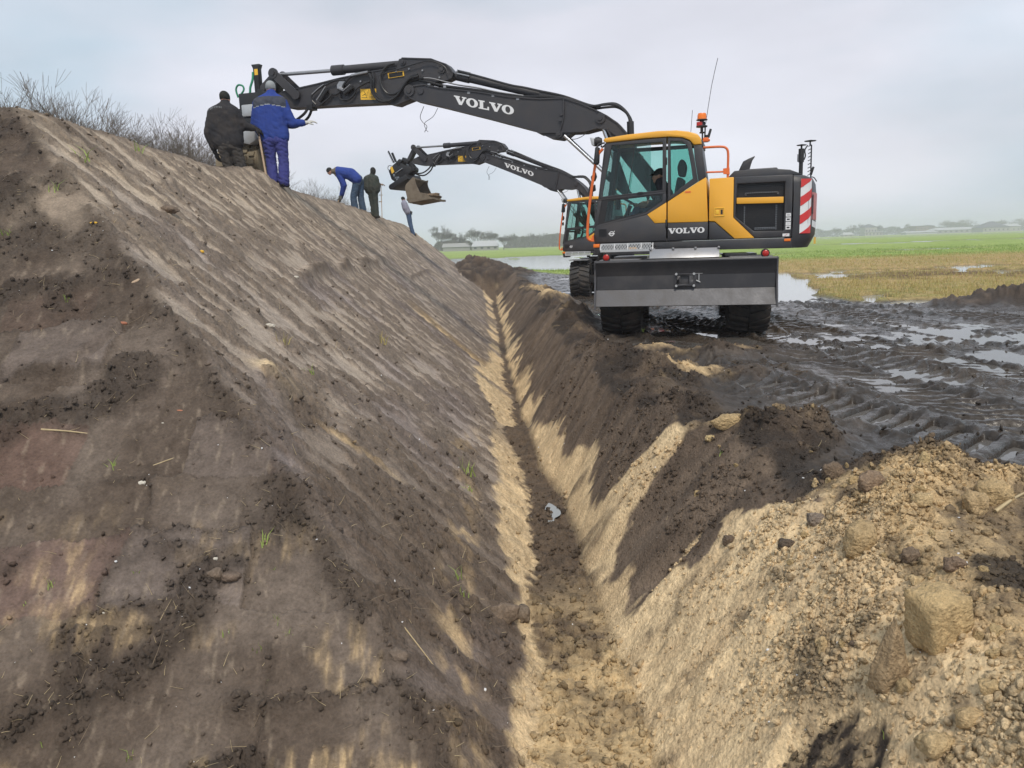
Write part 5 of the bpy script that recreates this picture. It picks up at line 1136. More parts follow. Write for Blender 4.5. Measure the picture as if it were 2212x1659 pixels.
# trees along the far side of the meadow
far = [bare_tree(70 + i, 12, spread=sp, levels=6, r0=.30, twig=.020, kids=(2, 2, 3), lr=(.68, .95)) for i, sp in ((0, .52), (1, .62), (3, .42))]
FT = [(945, 488, 215, 0, 1.0, 'slim bare tree rising straight behind the end of the embankment'), (962, 498, 220, 1, 1.2, 'broad bare tree just right of the embankment end'), (985, 503, 225, 0, 1.2, 'bare tree left of the farm with the dense grey crown'), (1003, 508, 218, 2, 1.2, 'short bare tree left of the pale farm roof'),
      (1022, 493, 240, 1, 1.1, 'tall spreading bare tree over the left end of the farm roof'), (1018, 520, 200, 2, 1.0, 'low bare tree in front of the left end of the farmhouse'), (1048, 500, 235, 0, 1.0, 'tall bare tree directly behind the farm roof'), (1062, 499, 238, 1, 1.0, 'twin of the tall bare trees behind the farm roof, on the right'),
      (1088, 508, 205, 1, 1.35, 'round domed bare tree at the right end of the farmhouse'), (1115, 503, 300, 2, .9, 'bare tree with a wide flat top right of the farm'), (1132, 508, 310, 0, .9, 'faint bare tree in the haze right of the flat topped one'), (1150, 502, 320, 2, .8, 'tall slim hazy tree left of the group of poplars'),
      (1164, 504, 330, 2, .7, 'slim hazy tree, left one of the row next to the excavators'), (1178, 503, 330, 0, .8, 'slim hazy tree in the middle of the row next to the excavators'), (1192, 505, 335, 2, .8, 'hazy tree nearest to the rear excavator'), (1207, 503, 340, 0, .9, 'hazy tree half hidden by the rear excavator cab'), (1225, 503, 340, 1, .9, 'hazy tree behind the rear excavator cab')]
for (px, py, Y, k, sx, lab) in FT:
    Y *= 1.6; p = atY(px, py, Y); plant_tree('bare_tree', far, k, (p.x, Y, 0), p.z*1.06, RNG.uniform(0, 6.28), lab, 'tree', 'bare trees beyond the flooded meadow', mats=('darkbark', 'darkbark'), sx=sx)
def mound_wood(name, x0, x1, Y, h, n, seed, mt):
    """a far wood that reads as one mass: thousands of leaf and twig flecks"""
    g = np.random.default_rng(seed); V = []; F = []
    x = g.uniform(x0, x1, n); prof = .62 + .38*fbm(x*.035, 0*x + seed, 3, seed); z = g.uniform(0, 1, n)**.8*h*prof*np.clip((x - x0)/4, 0.3, 1)*np.clip((x1 - x)/4, .3, 1); y = Y + g.uniform(-6, 6, n)
    s = g.uniform(.35, 1.0, n)*h*.055; a = g.uniform(0, 6.28, n); b = g.uniform(-1, 1, n)
    c = np.stack([x, y, z], -1)[:, None, :]
    off = np.stack([np.stack([np.cos(a + k)*s, np.sin(a + k)*s*b, np.sin(a*1.7 + k)*s*1.4], -1) for k in (0, 2.1, 4.2)], 1)
    V = (c + off).reshape(-1, 3); F = np.arange(3*n).reshape(-1, 3)
    return link(name, np_mesh(name, V, F, 3), MATS[mt], kind='stuff')
mound_wood('undergrowth', atY(930, 530, 420).x, atY(1030, 530, 420).x, 420, 9.0, 5200, 1, 'darkbark'); mound_wood('undergrowth', atY(1090, 530, 560).x, atY(1240, 530, 560).x, 562, 13, 7000, 2, 'darkbark')
mound_wood('far_wood', atY(1772, 505, 1040).x - 20, atY(2260, 500, 1040).x + 60, 1060, 17, 17000, 3, 'evergreen')
FR = [(1808, 490, 560, 1, 1.3, 'small hazy tree at the left end of the far wood, beside the excavator tail'), (1843, 484, 560, 0, 1.0, 'hazy tree left of the villa with the hipped roof'), (1858, 481, 560, 2, .9, 'hazy slim tree touching the villa on its left'), (1900, 484, 565, 1, 1.0, 'hazy tree right of the villa'), (1962, 482, 550, 0, 1.1, 'dark hazy tree left of the block shaped building'), (2010, 484, 560, 2, 1.0, 'hazy tree at the left end of the long sheds'),
      (2048, 474, 640, 1, 1.6, 'round hazy tree over the long shed roof'), (2085, 472, 640, 0, 1.6, 'second round hazy tree over the long shed roof'), (2160, 473, 640, 1, 1.6, 'round hazy tree right of the dark gable'), (2200, 470, 640, 0, 1.6, 'hazy tree at the right border behind the sheds')]
for (px, py, Y, k, sx, lab) in FR:
    Y *= 1.6
    p = atY(px, py, Y); plant_tree('bare_tree', far, k, (p.x, Y, 0), p.z, RNG.uniform(0, 6.28), lab, 'tree', 'hazy trees on the horizon', mats=('darkbark', 'darkbark'), sx=sx)

# ------------------------------------------------------------------ far buildings
paint('roofpale', (.44, .45, .46), .6, dirt=.2); paint('wallgrey', (.30, .30, .29), .8, dirt=.3); paint('wallcream', (.36, .35, .32), .8, dirt=.2); paint('roofdark', (.10, .105, .13), .7, dirt=.2); paint('brickdark', (.20, .15, .13), .8, dirt=.3); paint('glassdark', (.05, .06, .07), .2, dirt=.1)
def building(name, cx_, Y, w, dp, hw, hr, label, wall, roof, hip=0.0, wins=0, ww=1.2, wh=1.4, wz=1.2, rows=1, rot=0.0, cat='building'):
    k = 1.55 if Y > 400 else 1.0          # the far row stands well beyond the meadow
    r = empty(name, (cx_*k, Y*k, 0), (0, 0, rot)); tag(r, label, cat); r.scale = (k*.88, k*.88, k*.74)
    MB().box((-w/2, -dp/2, 0), (w/2, dp/2, hw)).build('wall', wall, r, smooth=0)
    e = .5; hx = w/2 + e; hy = dp/2 + e; rx = hx - hip
    MB().add([(-hx, -hy, hw), (hx, -hy, hw), (hx, hy, hw), (-hx, hy, hw), (-rx, 0, hw + hr), (rx, 0, hw + hr)], [(0, 1, 5, 4), (2, 3, 4, 5), (1, 2, 5), (3, 0, 4), (3, 2, 1, 0)]).build('roof', roof, r, smooth=0)
    for k in range(rows):
        for i in range(wins):
            x = -w/2 + (i + .5)*w/wins; z = wz + k*2.9
            wo = MB().ring([(x - ww/2, z), (x + ww/2, z), (x + ww/2, z + wh), (x - ww/2, z + wh)], [(x - ww/2 + .1, z + .1), (x + ww/2 - .1, z + .1), (x + ww/2 - .1, z + wh - .1), (x - ww/2 + .1, z + wh - .1)], -dp/2 - .08, -dp/2 - .003).build('window', 'wallcream', r, smooth=0)
            MB().add([(x - ww/2 + .1, -dp/2 - .03, z + .1), (x + ww/2 - .1, -dp/2 - .03, z + .1), (x + ww/2 - .1, -dp/2 - .03, z + wh - .1), (x - ww/2 + .1, -dp/2 - .03, z + wh - .1)], [(0, 1, 2, 3)]).build('pane', 'glassdark', wo, smooth=0)
    return r
building('farmhouse', atY(1048, 535, 333).x, 333, 12.6, 10, 2.3, 3.1, 'low farmhouse with a long pale roof among the bare trees', 'wallgrey', 'roofpale', hip=1.5, wins=4, ww=1.5, wh=1.2, wz=.8)
building('shed', atY(986, 535, 340).x, 340, 13, 8, 2.4, 2.2, 'small grey shed left of the pale roofed farmhouse', 'wallgrey', 'wallgrey', hip=.5)
building('villa', atY(1876, 490, 545).x, 545, 9.5, 9, 8.2, 2.8, 'cream villa with a dark hipped roof rising above the far wood', 'wallcream', 'roofdark', hip=4.5, wins=4, ww=1.2, wh=1.9, wz=1.0, rows=2)
building('villa_annex', atY(1884, 495, 538).x, 538, 14, 6, 3.4, .5, 'flat cream annex in front of the villa', 'wallcream', 'wallgrey', wins=5, ww=1.1, wh=1.8, wz=.8)
building('cottage', atY(1830, 500, 530).x, 530, 8, 5, 1.8, 2.0, 'small pale cottage left of the villa', 'wallcream', 'roofpale', hip=1.2, wins=2, wz=.5, wh=.9)
building('block_building', atY(1992, 485, 580).x, 580, 16, 10, 8.0, .4, 'dark brick block with a flat roof on the horizon', 'brickdark', 'roofdark', hip=.2, wins=5, ww=1.6, wh=1.5, wz=2, rows=2)
building('greenhouse', atY(2082, 492, 540).x, 540, 52, 16, 3.2, 2.2, 'long pale shed with a low sloping roof left of the dark gable', 'wallgrey', 'roofpale', hip=3, wins=12, ww=2, wh=1.4, wz=1)
building('gabled_barn', atY(2140, 490, 500).x, 500, 20, 14, 4.0, 5.2, 'white walled barn with a dark peaked roof near the right border', 'wallcream', 'roofdark', hip=9, wins=6, ww=1.4, wh=1.6, wz=1.2)
building('barn', atY(2176, 490, 515).x, 515, 14, 10, 4.6, 2.2, 'pale barn just right of the peaked dark roof', 'wallcream', 'roofpale', hip=.3, wins=4, wz=1.2)
building('glasshouse', atY(1985, 497, 520).x, 520, 24, 8, 1.8, 1.2, 'low white glasshouse in front of the dark block', 'roofpale', 'roofpale', hip=1, wins=0)

# ------------------------------------------------------------------ air
hz = bpy.data.materials.new('haze'); hz.use_nodes = True; hn = hz.node_tree; hn.nodes.clear()
ho = hn.nodes.new('ShaderNodeOutputMaterial'); hv = hn.nodes.new('ShaderNodeVolumePrincipled')
hv.inputs['Density'].default_value = .00082; hv.inputs['Color'].default_value = (.95, .945, 1.0, 1); hv.inputs['Anisotropy'].default_value = .2
hn.links.new(hv.outputs[0], ho.inputs['Volume']); MATS['haze'] = hz
MB().box((-1700, -1700, -2.6), (1700, 1700, 24)).build('haze', 'haze', None, smooth=0, kind='stuff')

# ------------------------------------------------------------------ people
def cloth(name, col, bump=.35, sc=26, rough=.9, dirt=.35, dirtcol=(.15, .12, .095)):
    return paint(name, col, rough, dirt=dirt, dirtcol=dirtcol, scale=5, bump=bump, spec=.15)
cloth('darkjacket', (.030, .030, .034)); cloth('darktrousers', (.048, .046, .045), dirt=.6); cloth('royalblue', (.032, .062, .27), dirt=.35, dirtcol=(.06, .07, .16)); cloth('yokegrey', (.055, .062, .085)); cloth('violetblue', (.052, .058, .22), dirt=.4, dirtcol=(.07, .07, .13))
cloth('greyknit', (.30, .32, .33)); cloth('blackknit', (.018, .022, .022)); cloth('whiteglove', (.55, .54, .50), dirt=.3); cloth('darkglove', (.022, .022, .024)); cloth('olive', (.10, .105, .09), dirt=.6); cloth('steelblue', (.05, .085, .14), dirt=.5, dirtcol=(.10, .10, .085)); cloth('darkgreen', (.045, .055, .047), dirt=.5)
cloth('jeans', (.06, .10, .18)); cloth('lilacgrey', (.26, .26, .33)); cloth('tanwork', (.28, .20, .155)); cloth('boot', (.05, .035, .028), dirt=.6); cloth('brownscarf', (.17, .14, .10)); cloth('navy', (.018, .022, .035))
paint('skin', (.48, .26, .185), .55, dirt=.25, dirtcol=(.42, .19, .13), scale=14); paint('wood', (.47, .34, .23), .7, dirt=.5, dirtcol=(.25, .19, .14), scale=9)
def capsule(mb, p, q, r0, r1, n=12):
    p, q = Vector(p), Vector(q)
    if (q - p).length > 1e-4: mb.cyl(p, q, r0, r1, n=n)
    mb.ball(p, r0, n, 8); mb.ball(q, r1, n, 8)
def blend(name, mb, vox, mats, parent, smooth_it=5, wrinkle=0.0, seed=0, sc=14):
    """grow one continuous surface over overlapping limbs"""
    me = bpy.data.meshes.new('limbs'); me.from_pydata(mb.v, [], mb.f); me.update()
    t = bpy.data.objects.new('limbs', me); COL.objects.link(t)
    m = t.modifiers.new('r', 'REMESH'); m.mode = 'VOXEL'; m.voxel_size = vox
    m2 = t.modifiers.new('s', 'SMOOTH'); m2.iterations = smooth_it; m2.factor = .5
    dg = bpy.context.evaluated_depsgraph_get(); dg.update()
    out = bpy.data.meshes.new_from_object(t.evaluated_get(dg)); out.name = name
    bpy.data.objects.remove(t); bpy.data.meshes.remove(me)
    if wrinkle:
        k = len(out.vertices); co = np.empty(k*3, np.float32); no = np.empty(k*3, np.float32)
        out.vertices.foreach_get('co', co); out.vertices.foreach_get('normal', no); co = co.reshape(-1, 3); no = no.reshape(-1, 3)
        a = 1 - 2*np.abs(fbm(co[:, 0]*sc*.6 + co[:, 1]*4 + seed, co[:, 2]*sc + co[:, 0]*5, 3, 3 + seed)); co = co + no*(wrinkle*(a - .5))[:, None]
        out.vertices.foreach_set('co', co.astype(np.float32).ravel()); out.update()
    out.materials.clear()
    return link(name, out, [MATS[x] for x in mats], parent, smooth=True)
def hand_mesh(mb, wrist, tip, palm_n, curl=.5, thumb_side=1, s=1.0):
    """palm, four jointed fingers of unequal length and a thumb from the side of the palm"""
    w, t = Vector(wrist), Vector(tip); d = (t - w).normalized(); n = Vector(palm_n); n = (n - d*n.dot(d)).normalized(); b = d.cross(n)*thumb_side
    for k in (-.5, -.15, .2, .5): capsule(mb, w + d*.015*s + b*k*.045*s, w + d*.085*s + b*k*.07*s, .017*s, .015*s, 8)
    for k, L in ((-.5, .060), (-.17, .075), (.17, .080), (.5, .070)):
        p = w + d*.088*s + b*k*.074*s; dd = d
        for j in range(3):
            dd = (dd + n*curl*(.55 if j else .35)).normalized(); q = p + dd*L*s*(.46, .32, .24)[j]; capsule(mb, p, q, (.0105, .0098, .009)[j]*s, (.0098, .009, .0075)[j]*s, 8); p = q
    p = w + d*.03*s + b*.036*s; q = p + (d*.5 + b*.75 + n*.35).normalized()*.045*s; capsule(mb, p, q, .0135*s, .0115*s, 8); r = q + (d*.85 + b*.1 + n*.55*curl).normalized()*.035*s; capsule(mb, q, r, .0112*s, .009*s, 8)
def person(loc, J, label, mats, rotz=0, k=1.0, face=(0, 1, 0), up=(0, 0, 1), glove='darkglove', hat='beanie', group='workers on the embankment', curl=(.6, .6), seated=False, bulk=1.0, palm=((0, 1, 0), (0, 1, 0))):
    """J: joints (head, neck, chest, belly, pelvis, shoulder, elbow, hand, hip, knee, ankle with _l and _r)"""
    root = empty('person', loc, (0, 0, rotz)); root.scale = (k, k, k); tag(root, label, 'person', group)
    J = {a: Vector(b) for a, b in J.items()}
    F, Up = Vector(face).normalized(), Vector(up).normalized(); Rt = F.cross(Up).normalized()
    b = MB(); h = J['head']
    b.ball(h, (.078, .095, .11)) if False else None
    st = len(b.v); b.ball((0, 0, 0), (.076, .094, .108), 18, 12); b.ball((0, .045, -.062), (.052, .055, .05)); b.ball((0, .098, -.012), (.013, .022, .020)); capsule(b, (0, .090, .012), (0, .106, -.018), .010, .014, 8); b.ball((.078, -.005, -.01), (.012, .022, .032)); b.ball((-.078, -.005, -.01), (.012, .022, .032)); b.ball((0, .088, -.052), (.024, .012, .008)); b.ball((0, .08, .032), (.05, .016, .012))
    b.mapv(lambda v: h + Rt*v.x + F*v.y + Up*v.z, st)
    capsule(b, J['neck'], h - Up*.05 - F*.01, .058, .054); capsule(b, J['chest'], J['neck'], .12, .06); capsule(b, J['pelvis'], J['chest'], .12, .13)
    for s in 'lr':
        capsule(b, J['neck'], J['shoulder_' + s], .06, .055); capsule(b, J['shoulder_' + s], J['elbow_' + s], .05, .038); capsule(b, J['elbow_' + s], J['hand_' + s], .036, .026)
        capsule(b, J['pelvis'], J['hip_' + s], .11, .09); capsule(b, J['hip_' + s], J['knee_' + s], .08, .05); capsule(b, J['knee_' + s], J['ankle_' + s], .05, .036)
    body = blend('body', b, .013, ['skin'], root, 2)
    j = MB(); c, p, nk = J['chest'], J['pelvis'], J['neck']
    sl, sr = J['shoulder_l'], J['shoulder_r']; ax = (sr - sl).normalized(); bely = J.get('belly', (c + p)/2)
    for o in (-.135, 0, .135):
        capsule(j, c + ax*o + (nk - c)*.30, bely + ax*o*1.05, .150*bulk, .175*bulk); capsule(j, bely + ax*o, p + ax*o*.95 + (c - p).normalized()*.04, .175*bulk, .155*bulk)
    capsule(j, c + (nk - c)*.5, nk, .15*bulk, .095); capsule(j, sl + (nk - sl)*.08, sr + (nk - sr)*.08, .112*bulk, .112*bulk); capsule(j, sl + (nk - sl)*.2, nk, .11*bulk, .09); capsule(j, sr + (nk - sr)*.2, nk, .11*bulk, .09)
    for s in 'lr':
        S_, E_, H_ = J['shoulder_' + s], J['elbow_' + s], J['hand_' + s]
        capsule(j, S_, E_, .106*bulk, .086*bulk); capsule(j, E_, E_ + (H_ - E_)*.80, .086*bulk, .062*bulk); capsule(j, S_, c, .11*bulk, .14*bulk)
    st = len(j.v); capsule(j, nk + (J['head'] - nk)*.05, nk + (J['head'] - nk)*.42, .098, .090)
    jk = blend('jacket', j, .015, [mats['jacket']], root, 4, .011, 1, 8)
    tr = MB()
    for s in 'lr':
        H_, K_, A_ = J['hip_' + s], J['knee_' + s], J['ankle_' + s]
        capsule(tr, p, H_, .150*bulk, .128*bulk); capsule(tr, H_, K_, .120*bulk, .096*bulk); capsule(tr, K_, A_ + (A_ - K_)*.06, .096*bulk, .098*bulk)
    capsule(tr, p, p + (c - p)*.15, .145, .14)
    blend('trousers', tr, .015, [mats['trousers']], root, 3, .018, 2, 13)
    for s in 'lr':
        A_ = J['ankle_' + s]; bo = MB(); fd = J.get('toe_' + s, Vector((F.x, F.y, 0)).normalized()*.16 if Vector((F.x, F.y, 0)).length > .1 else Vector((0, .16, 0)))
        capsule(bo, A_, A_ + Vector((0, 0, -.06)), .058, .055); capsule(bo, A_ + Vector((0, 0, -.07)) - fd*.25, A_ + Vector((0, 0, -.075)) + fd, .05, .042)
        blend('boot', bo, .012, [mats.get('boot', 'boot')], root, 3)
    for i, s in enumerate('lr'):
        E_, H_ = J['elbow_' + s], J['hand_' + s]; d = (H_ - E_).normalized(); g = MB()
        capsule(g, H_ - d*.09, H_ + d*.015, .050, .040, 10); hand_mesh(g, H_, H_ + (J.get('point_' + s, d)), palm[i], curl[i], 1 if s == 'l' else -1, 1.3)
        gm_ = glove[i] if isinstance(glove, tuple) else glove
        blend('glove' if gm_ != 'skin' else 'hand', g, .0062, [gm_], root, 2)
    ht = MB(); h2 = J['head']
    if hat == 'beanie':
        st = len(ht.v); ht.ball((0, -.012, .035), (.090, .108, .098), 18, 12); ht.lathe([(.0, -.01), (.086, -.01), (.093, .0), (.093, .05), (.086, .055), (0, .055)], (0, -.012, -.012), 'z', 24)
        ht.mapv(lambda v: h2 + Rt*v.x + F*v.y*1.0 + Up*(v.z + .012), st)
    elif hat == 'hood':
        st = len(ht.v); ht.ball((0, -.012, .02), (.098, .115, .125), 18, 12); capsule(ht, (0, -.05, -.05), (0, -.06, -.12), .085, .08); ht.mapv(lambda v: h2 + Rt*v.x + F*v.y + Up*v.z, st)
    else:
        st = len(ht.v); ht.ball((0, -.008, .04), (.086, .104, .082), 18, 12); ht.lathe([(0, .0), (.085, .0), (.088, .03), (0, .05)], (0, -.008, .02), 'z', 20); ht.ball((0, .10, .035), (.066, .075, .012), 16, 6); ht.mapv(lambda v: h2 + Rt*v.x + F*v.y + Up*v.z, st)
    if hat == 'knot':
        pass
    blend('hat', ht, .010, [mats['hat']], root, 2)
    return root, J, jk
def Z(s, x0, y0):
    return lambda x, y, d=0.0: ((x - x0)*s, d, (y0 - y)*s)
def put(px, Y, X):
    return (X, Y, gz(X, Y) - .015)
# man in dark clothes, seen from behind, one hand on the shovel
q = Z(.00146, 340, 1520)
XD, YD = atY(506, 380, 14.9).x - .02, 14.9
dk, JD, jd = person(Vector(put(0, YD, XD)) - Vector((0, 0, .17)), dict(head=q(318, 468, .06), neck=q(312, 548, .03), chest=q(290, 690, 0), belly=q(295, 850, .03), pelvis=q(325, 1010, 0), shoulder_l=q(160, 640, .02), shoulder_r=q(420, 635, .0), elbow_l=q(85, 870, .0), hand_l=q(125, 1090, .08), elbow_r=q(510, 790, .06), hand_r=q(635, 815, .16),
     hip_l=q(260, 1050, 0), hip_r=q(395, 1050, 0), knee_l=q(285, 1280, .05), knee_r=q(440, 1270, .04), ankle_l=q(300, 1490, 0), ankle_r=q(470, 1490, .0), point_l=(.02, .03, -.08), point_r=(.06, .03, -.03)),
     'man in dark jacket and black cap, resting a gloved hand on a shovel', dict(jacket='darkjacket', trousers='darktrousers', hat='blackknit'), face=(.25, 1, -.15), palm=((.6, .6, 0), (.2, .6, -.7)), curl=(.5, 1.2))
lt = MB(); g0 = np.random.default_rng(3)
# pale lettering across the shoulders of the dark jacket
for i in range(9):
    x = 150 + i*19; P0 = Vector(q(x, 596 - 18*math.sin((i + .5)/9*math.pi) + 16 - i*3.2, -.172 + .028*abs(i - 4)/4*1.2))
    kind = 'IOVIEONDE'[i]
    lt.beam(P0 + Vector((-.006, 0, -.012)), P0 + Vector((-.006, .003, .012)), .005, .004, (0, 1, 0))
    if kind in 'OVND': lt.beam(P0 + Vector((.006, 0, -.012)), P0 + Vector((.006, .003, .012)), .005, .004, (0, 1, 0))
    if kind in 'OED': lt.beam(P0 + Vector((-.006, 0, .011)), P0 + Vector((.006, 0, .011)), .004, .005, (0, 1, 0)); lt.beam(P0 + Vector((-.006, 0, -.011)), P0 + Vector((.006, 0, -.011)), .004, .005, (0, 1, 0))
lt.build('lettering', 'greyknit', dk, smooth=0)
sv = MB(); a, b = Vector(q(660, 845, .22)), Vector(q(775, 1700, .02)); sv.cyl(a - (b - a).normalized()*.02, b, .019, .017, n=10)
so_ = sv.build('shovel', 'wood', None)
so_.location = dk.location; tag(so_, 'wooden shovel handle held upright by the man in the dark jacket', 'shovel')
bl_ = MB(); bl_.prism([(b.x - .09, b.z + .06), (b.x + .11, b.z + .06), (b.x + .12, b.z - .12), (b.x + .02, b.z - .20), (b.x - .08, b.z - .12)], b.y - .004, b.y + .004); bl_.build('blade', 'steel', so_, bevel=.002)
# man in blue, arm held out
q = Z(.00153, 870, 1640)
XB, YB = atY(606, 400, 15.25).x, 15.25
bm2, JB, jb = person(put(0, YB, XB), dict(head=q(842, 492, .05), neck=q(842, 575, .02), chest=q(810, 740, 0), belly=q(805, 920, .03), pelvis=q(845, 1075, .02), shoulder_l=q(680, 668, .02), shoulder_r=q(965, 665, .02), elbow_l=q(618, 890, .04), hand_l=q(650, 1030, .22), elbow_r=q(1065, 900, .04), hand_r=q(1215, 885, .16),
     hip_l=q(770, 1110, 0), hip_r=q(920, 1110, 0), knee_l=q(775, 1340, .05), knee_r=q(932, 1345, .0), ankle_l=q(785, 1560, 0), ankle_r=q(925, 1580, -.05), point_r=(.085, .03, .022), point_l=(0, .06, -.05)),
     'man in bright blue work clothes and grey cap, holding out one white glove', dict(jacket='royalblue', trousers='violetblue', hat='greyknit', boot='navy'), face=(.15, 1, -.05), glove=('darkglove', 'whiteglove'), palm=((.5, .5, 0), (0, .3, -1)), curl=(.6, .8))
# grey yoke across his shoulders: the upper back of the jacket is another cloth
me = jb.data; me.materials.append(MATS['yokegrey']); me.materials.append(MATS['greyknit'])
zt = q(0, 700)[2]; zb = q(0, 642)[2]
for p_ in me.polygons:
    c = p_.center; lim = zt - .33*abs(c.x - q(815, 0)[0])**1.0*.55 + .015
    if c.z > lim and c.z < q(0, 590)[2] and abs(c.x - q(825, 0)[0]) < .30: p_.material_index = 1 if c.z > lim + .012 else 2
# bending man with shovel, farther along the crest
s2 = .00206; q = Z(s2, 640, 1080); YS = 29.0
XS = atY(775, 450, YS).x
bn, JN, jn = person(Vector(put(0, YS, XS)) - Vector((0, 0, .10)), dict(head=q(178, 355, 0), neck=q(265, 350, 0), chest=q(380, 375, 0), belly=q(530, 410, .0), pelvis=q(655, 505, 0), shoulder_l=q(345, 400, .17), shoulder_r=q(345, 410, -.17), elbow_l=q(390, 610, .16), hand_l=q(325, 840, .06), elbow_r=q(425, 600, -.19), hand_r=q(362, 780, -.06),
     hip_l=q(680, 560, .09), hip_r=q(640, 570, -.09), knee_l=q(680, 800, .10), knee_r=q(565, 810, -.10), ankle_l=q(705, 1010, .10), ankle_r=q(580, 1000, -.10), toe_l=(-.17, 0, 0), toe_r=(-.17, 0, 0), point_l=(-.05, 0, -.06), point_r=(-.05, 0, -.06)),
     'man in a blue jacket bending over a shovel on the crest, head turned down', dict(jacket='royalblue', trousers='steelblue', hat='blackknit'), face=(-.75, -.12, -.65), up=(-.65, 0, .76), bulk=1.22, glove='olive', palm=((.3, -1, 0), (.3, 1, 0)), curl=(1.2, 1.2))
me = jn.data; me.materials.append(MATS['brownscarf'])
for p_ in me.polygons:
    if p_.center.x < q(300, 0)[0] and p_.center.z > q(0, 470)[2]: p_.material_index = 1
sv = MB(); a, b = Vector(q(400, 690, -.02)), Vector(q(228, 968, .0)); sv.cyl(a, b, .018, .016, n=8); so2 = sv.build('shovel', 'wood', None); so2.location = bn.location; tag(so2, 'wooden shovel pushed into the slope by the bending man', 'shovel')
MB().beam(b, b + (b - a).normalized()*.22, .20, .012, (0, 1, 0)).build('blade', 'steel', so2, bevel=.003)
# man standing behind him with a measuring stick
q = Z(s2, 860, 1118); YT = 29.6; XT = atY(809, 458, YT).x
sn, JS, js = person(put(0, YT, XT), dict(head=q(880, 298, .05), neck=q(850, 385, .0), chest=q(830, 470, 0), belly=q(838, 570, 0), pelvis=q(850, 640, 0), shoulder_l=q(775, 420, .05), shoulder_r=q(885, 420, .0), elbow_l=q(760, 560, .10), hand_l=q(800, 650, .22), elbow_r=q(915, 540, .02), hand_r=q(975, 525, .14),
     hip_l=q(815, 670, .03), hip_r=q(880, 670, -.03), knee_l=q(835, 870, .03), knee_r=q(890, 870, -.02), ankle_l=q(850, 1060, .03), ankle_r=q(890, 1065, -.03), point_r=(.06, .02, 0)),
     'man in dark green overalls and black hood holding a measuring rod', dict(jacket='darkgreen', trousers='darkgreen', hat='blackknit'), face=(.55, .8, -.1), bulk=1.08, hat='hood', glove=('darkglove', 'tanwork'), palm=((0, 1, 0), (0, .2, -1)), curl=(.6, 1.2))
rd = MB(); rd.beam(q(992, 535, .2), q(978, 1135, .2), .024, .024, (0, 1, 0)); rd.beam(q(940, 712, .2), q(1018, 712, .2), .02, .03, (0, 1, 0)); rd.beam(q(935, 830, .2), q(995, 828, .2), .03, .05, (0, 1, 0)); rd.beam(q(740, 1040, .2), q(980, 1090, .2), .018, .018, (0, 1, 0)); ro = rd.build('measuring_rod', 'wood', None); ro.location = sn.location; tag(ro, 'thin wooden measuring rod beside the man in dark green', 'rod')
# person partly hidden behind the raised bucket
q = Z(.0034, 1550, 1345); YP = 41.0; XP = atY(890, 487, YP).x
person(Vector(put(0, YP, XP)) - Vector((0, 0, .12)), dict(head=q(1440, 800, 0), neck=q(1445, 835, 0), chest=q(1455, 880, 0), belly=q(1470, 930, 0), pelvis=q(1500, 995, 0), shoulder_l=q(1450, 862, .17), shoulder_r=q(1450, 862, -.17), elbow_l=q(1470, 940, .2), hand_l=q(1510, 985, .15), elbow_r=q(1470, 940, -.2), hand_r=q(1520, 975, -.15), hip_l=q(1510, 1020, .08), hip_r=q(1505, 1020, -.08), knee_l=q(1530, 1170, .08), knee_r=q(1520, 1160, -.08), ankle_l=q(1555, 1310, .05), ankle_r=q(1562, 1308, -.05), toe_l=(.12, .08, 0), toe_r=(.12, .08, 0)),
     'person in blue jeans and lilac grey top, mostly hidden behind the raised bucket', dict(jacket='lilacgrey', trousers='jeans', hat='blackknit'), face=(1, .2, -.1))
# operator in the front machine
T = EX1.matrix_world if False else (Matrix.Translation(EX1.location) @ EX1.rotation_euler.to_matrix().to_4x4())
op, JO, jo = person(T @ Vector((0, 0, 0)), dict(head=(.34, .80, 2.44), neck=(.30, .80, 2.30), chest=(.24, .80, 2.14), belly=(.20, .80, 2.0), pelvis=(.20, .80, 1.90), shoulder_l=(.27, .99, 2.22), shoulder_r=(.27, .61, 2.22), elbow_l=(.33, 1.06, 2.00), hand_l=(.58, 1.02, 1.98), elbow_r=(.32, .54, 2.0), hand_r=(.52, .55, 2.05), hip_l=(.24, .90, 1.90), hip_r=(.24, .70, 1.90), knee_l=(.66, .93, 1.93), knee_r=(.66, .67, 1.93), ankle_l=(.86, .92, 1.54), ankle_r=(.86, .68, 1.54), toe_l=(.16, 0, 0), toe_r=(.16, 0, 0), point_l=(.085, -.01, .02), point_r=(.03, 0, .0)),
     'operator in a black cap and navy jacket sitting in the cab of the front excavator', dict(jacket='navy', trousers='jeans', hat='blackknit'), rotz=EX1.rotation_euler.z, face=(1, .05, -.12), hat='cap', glove='skin', group=None, bulk=.72, palm=((0, 0, -1), (0, 0, -1)), curl=(.25, .9))

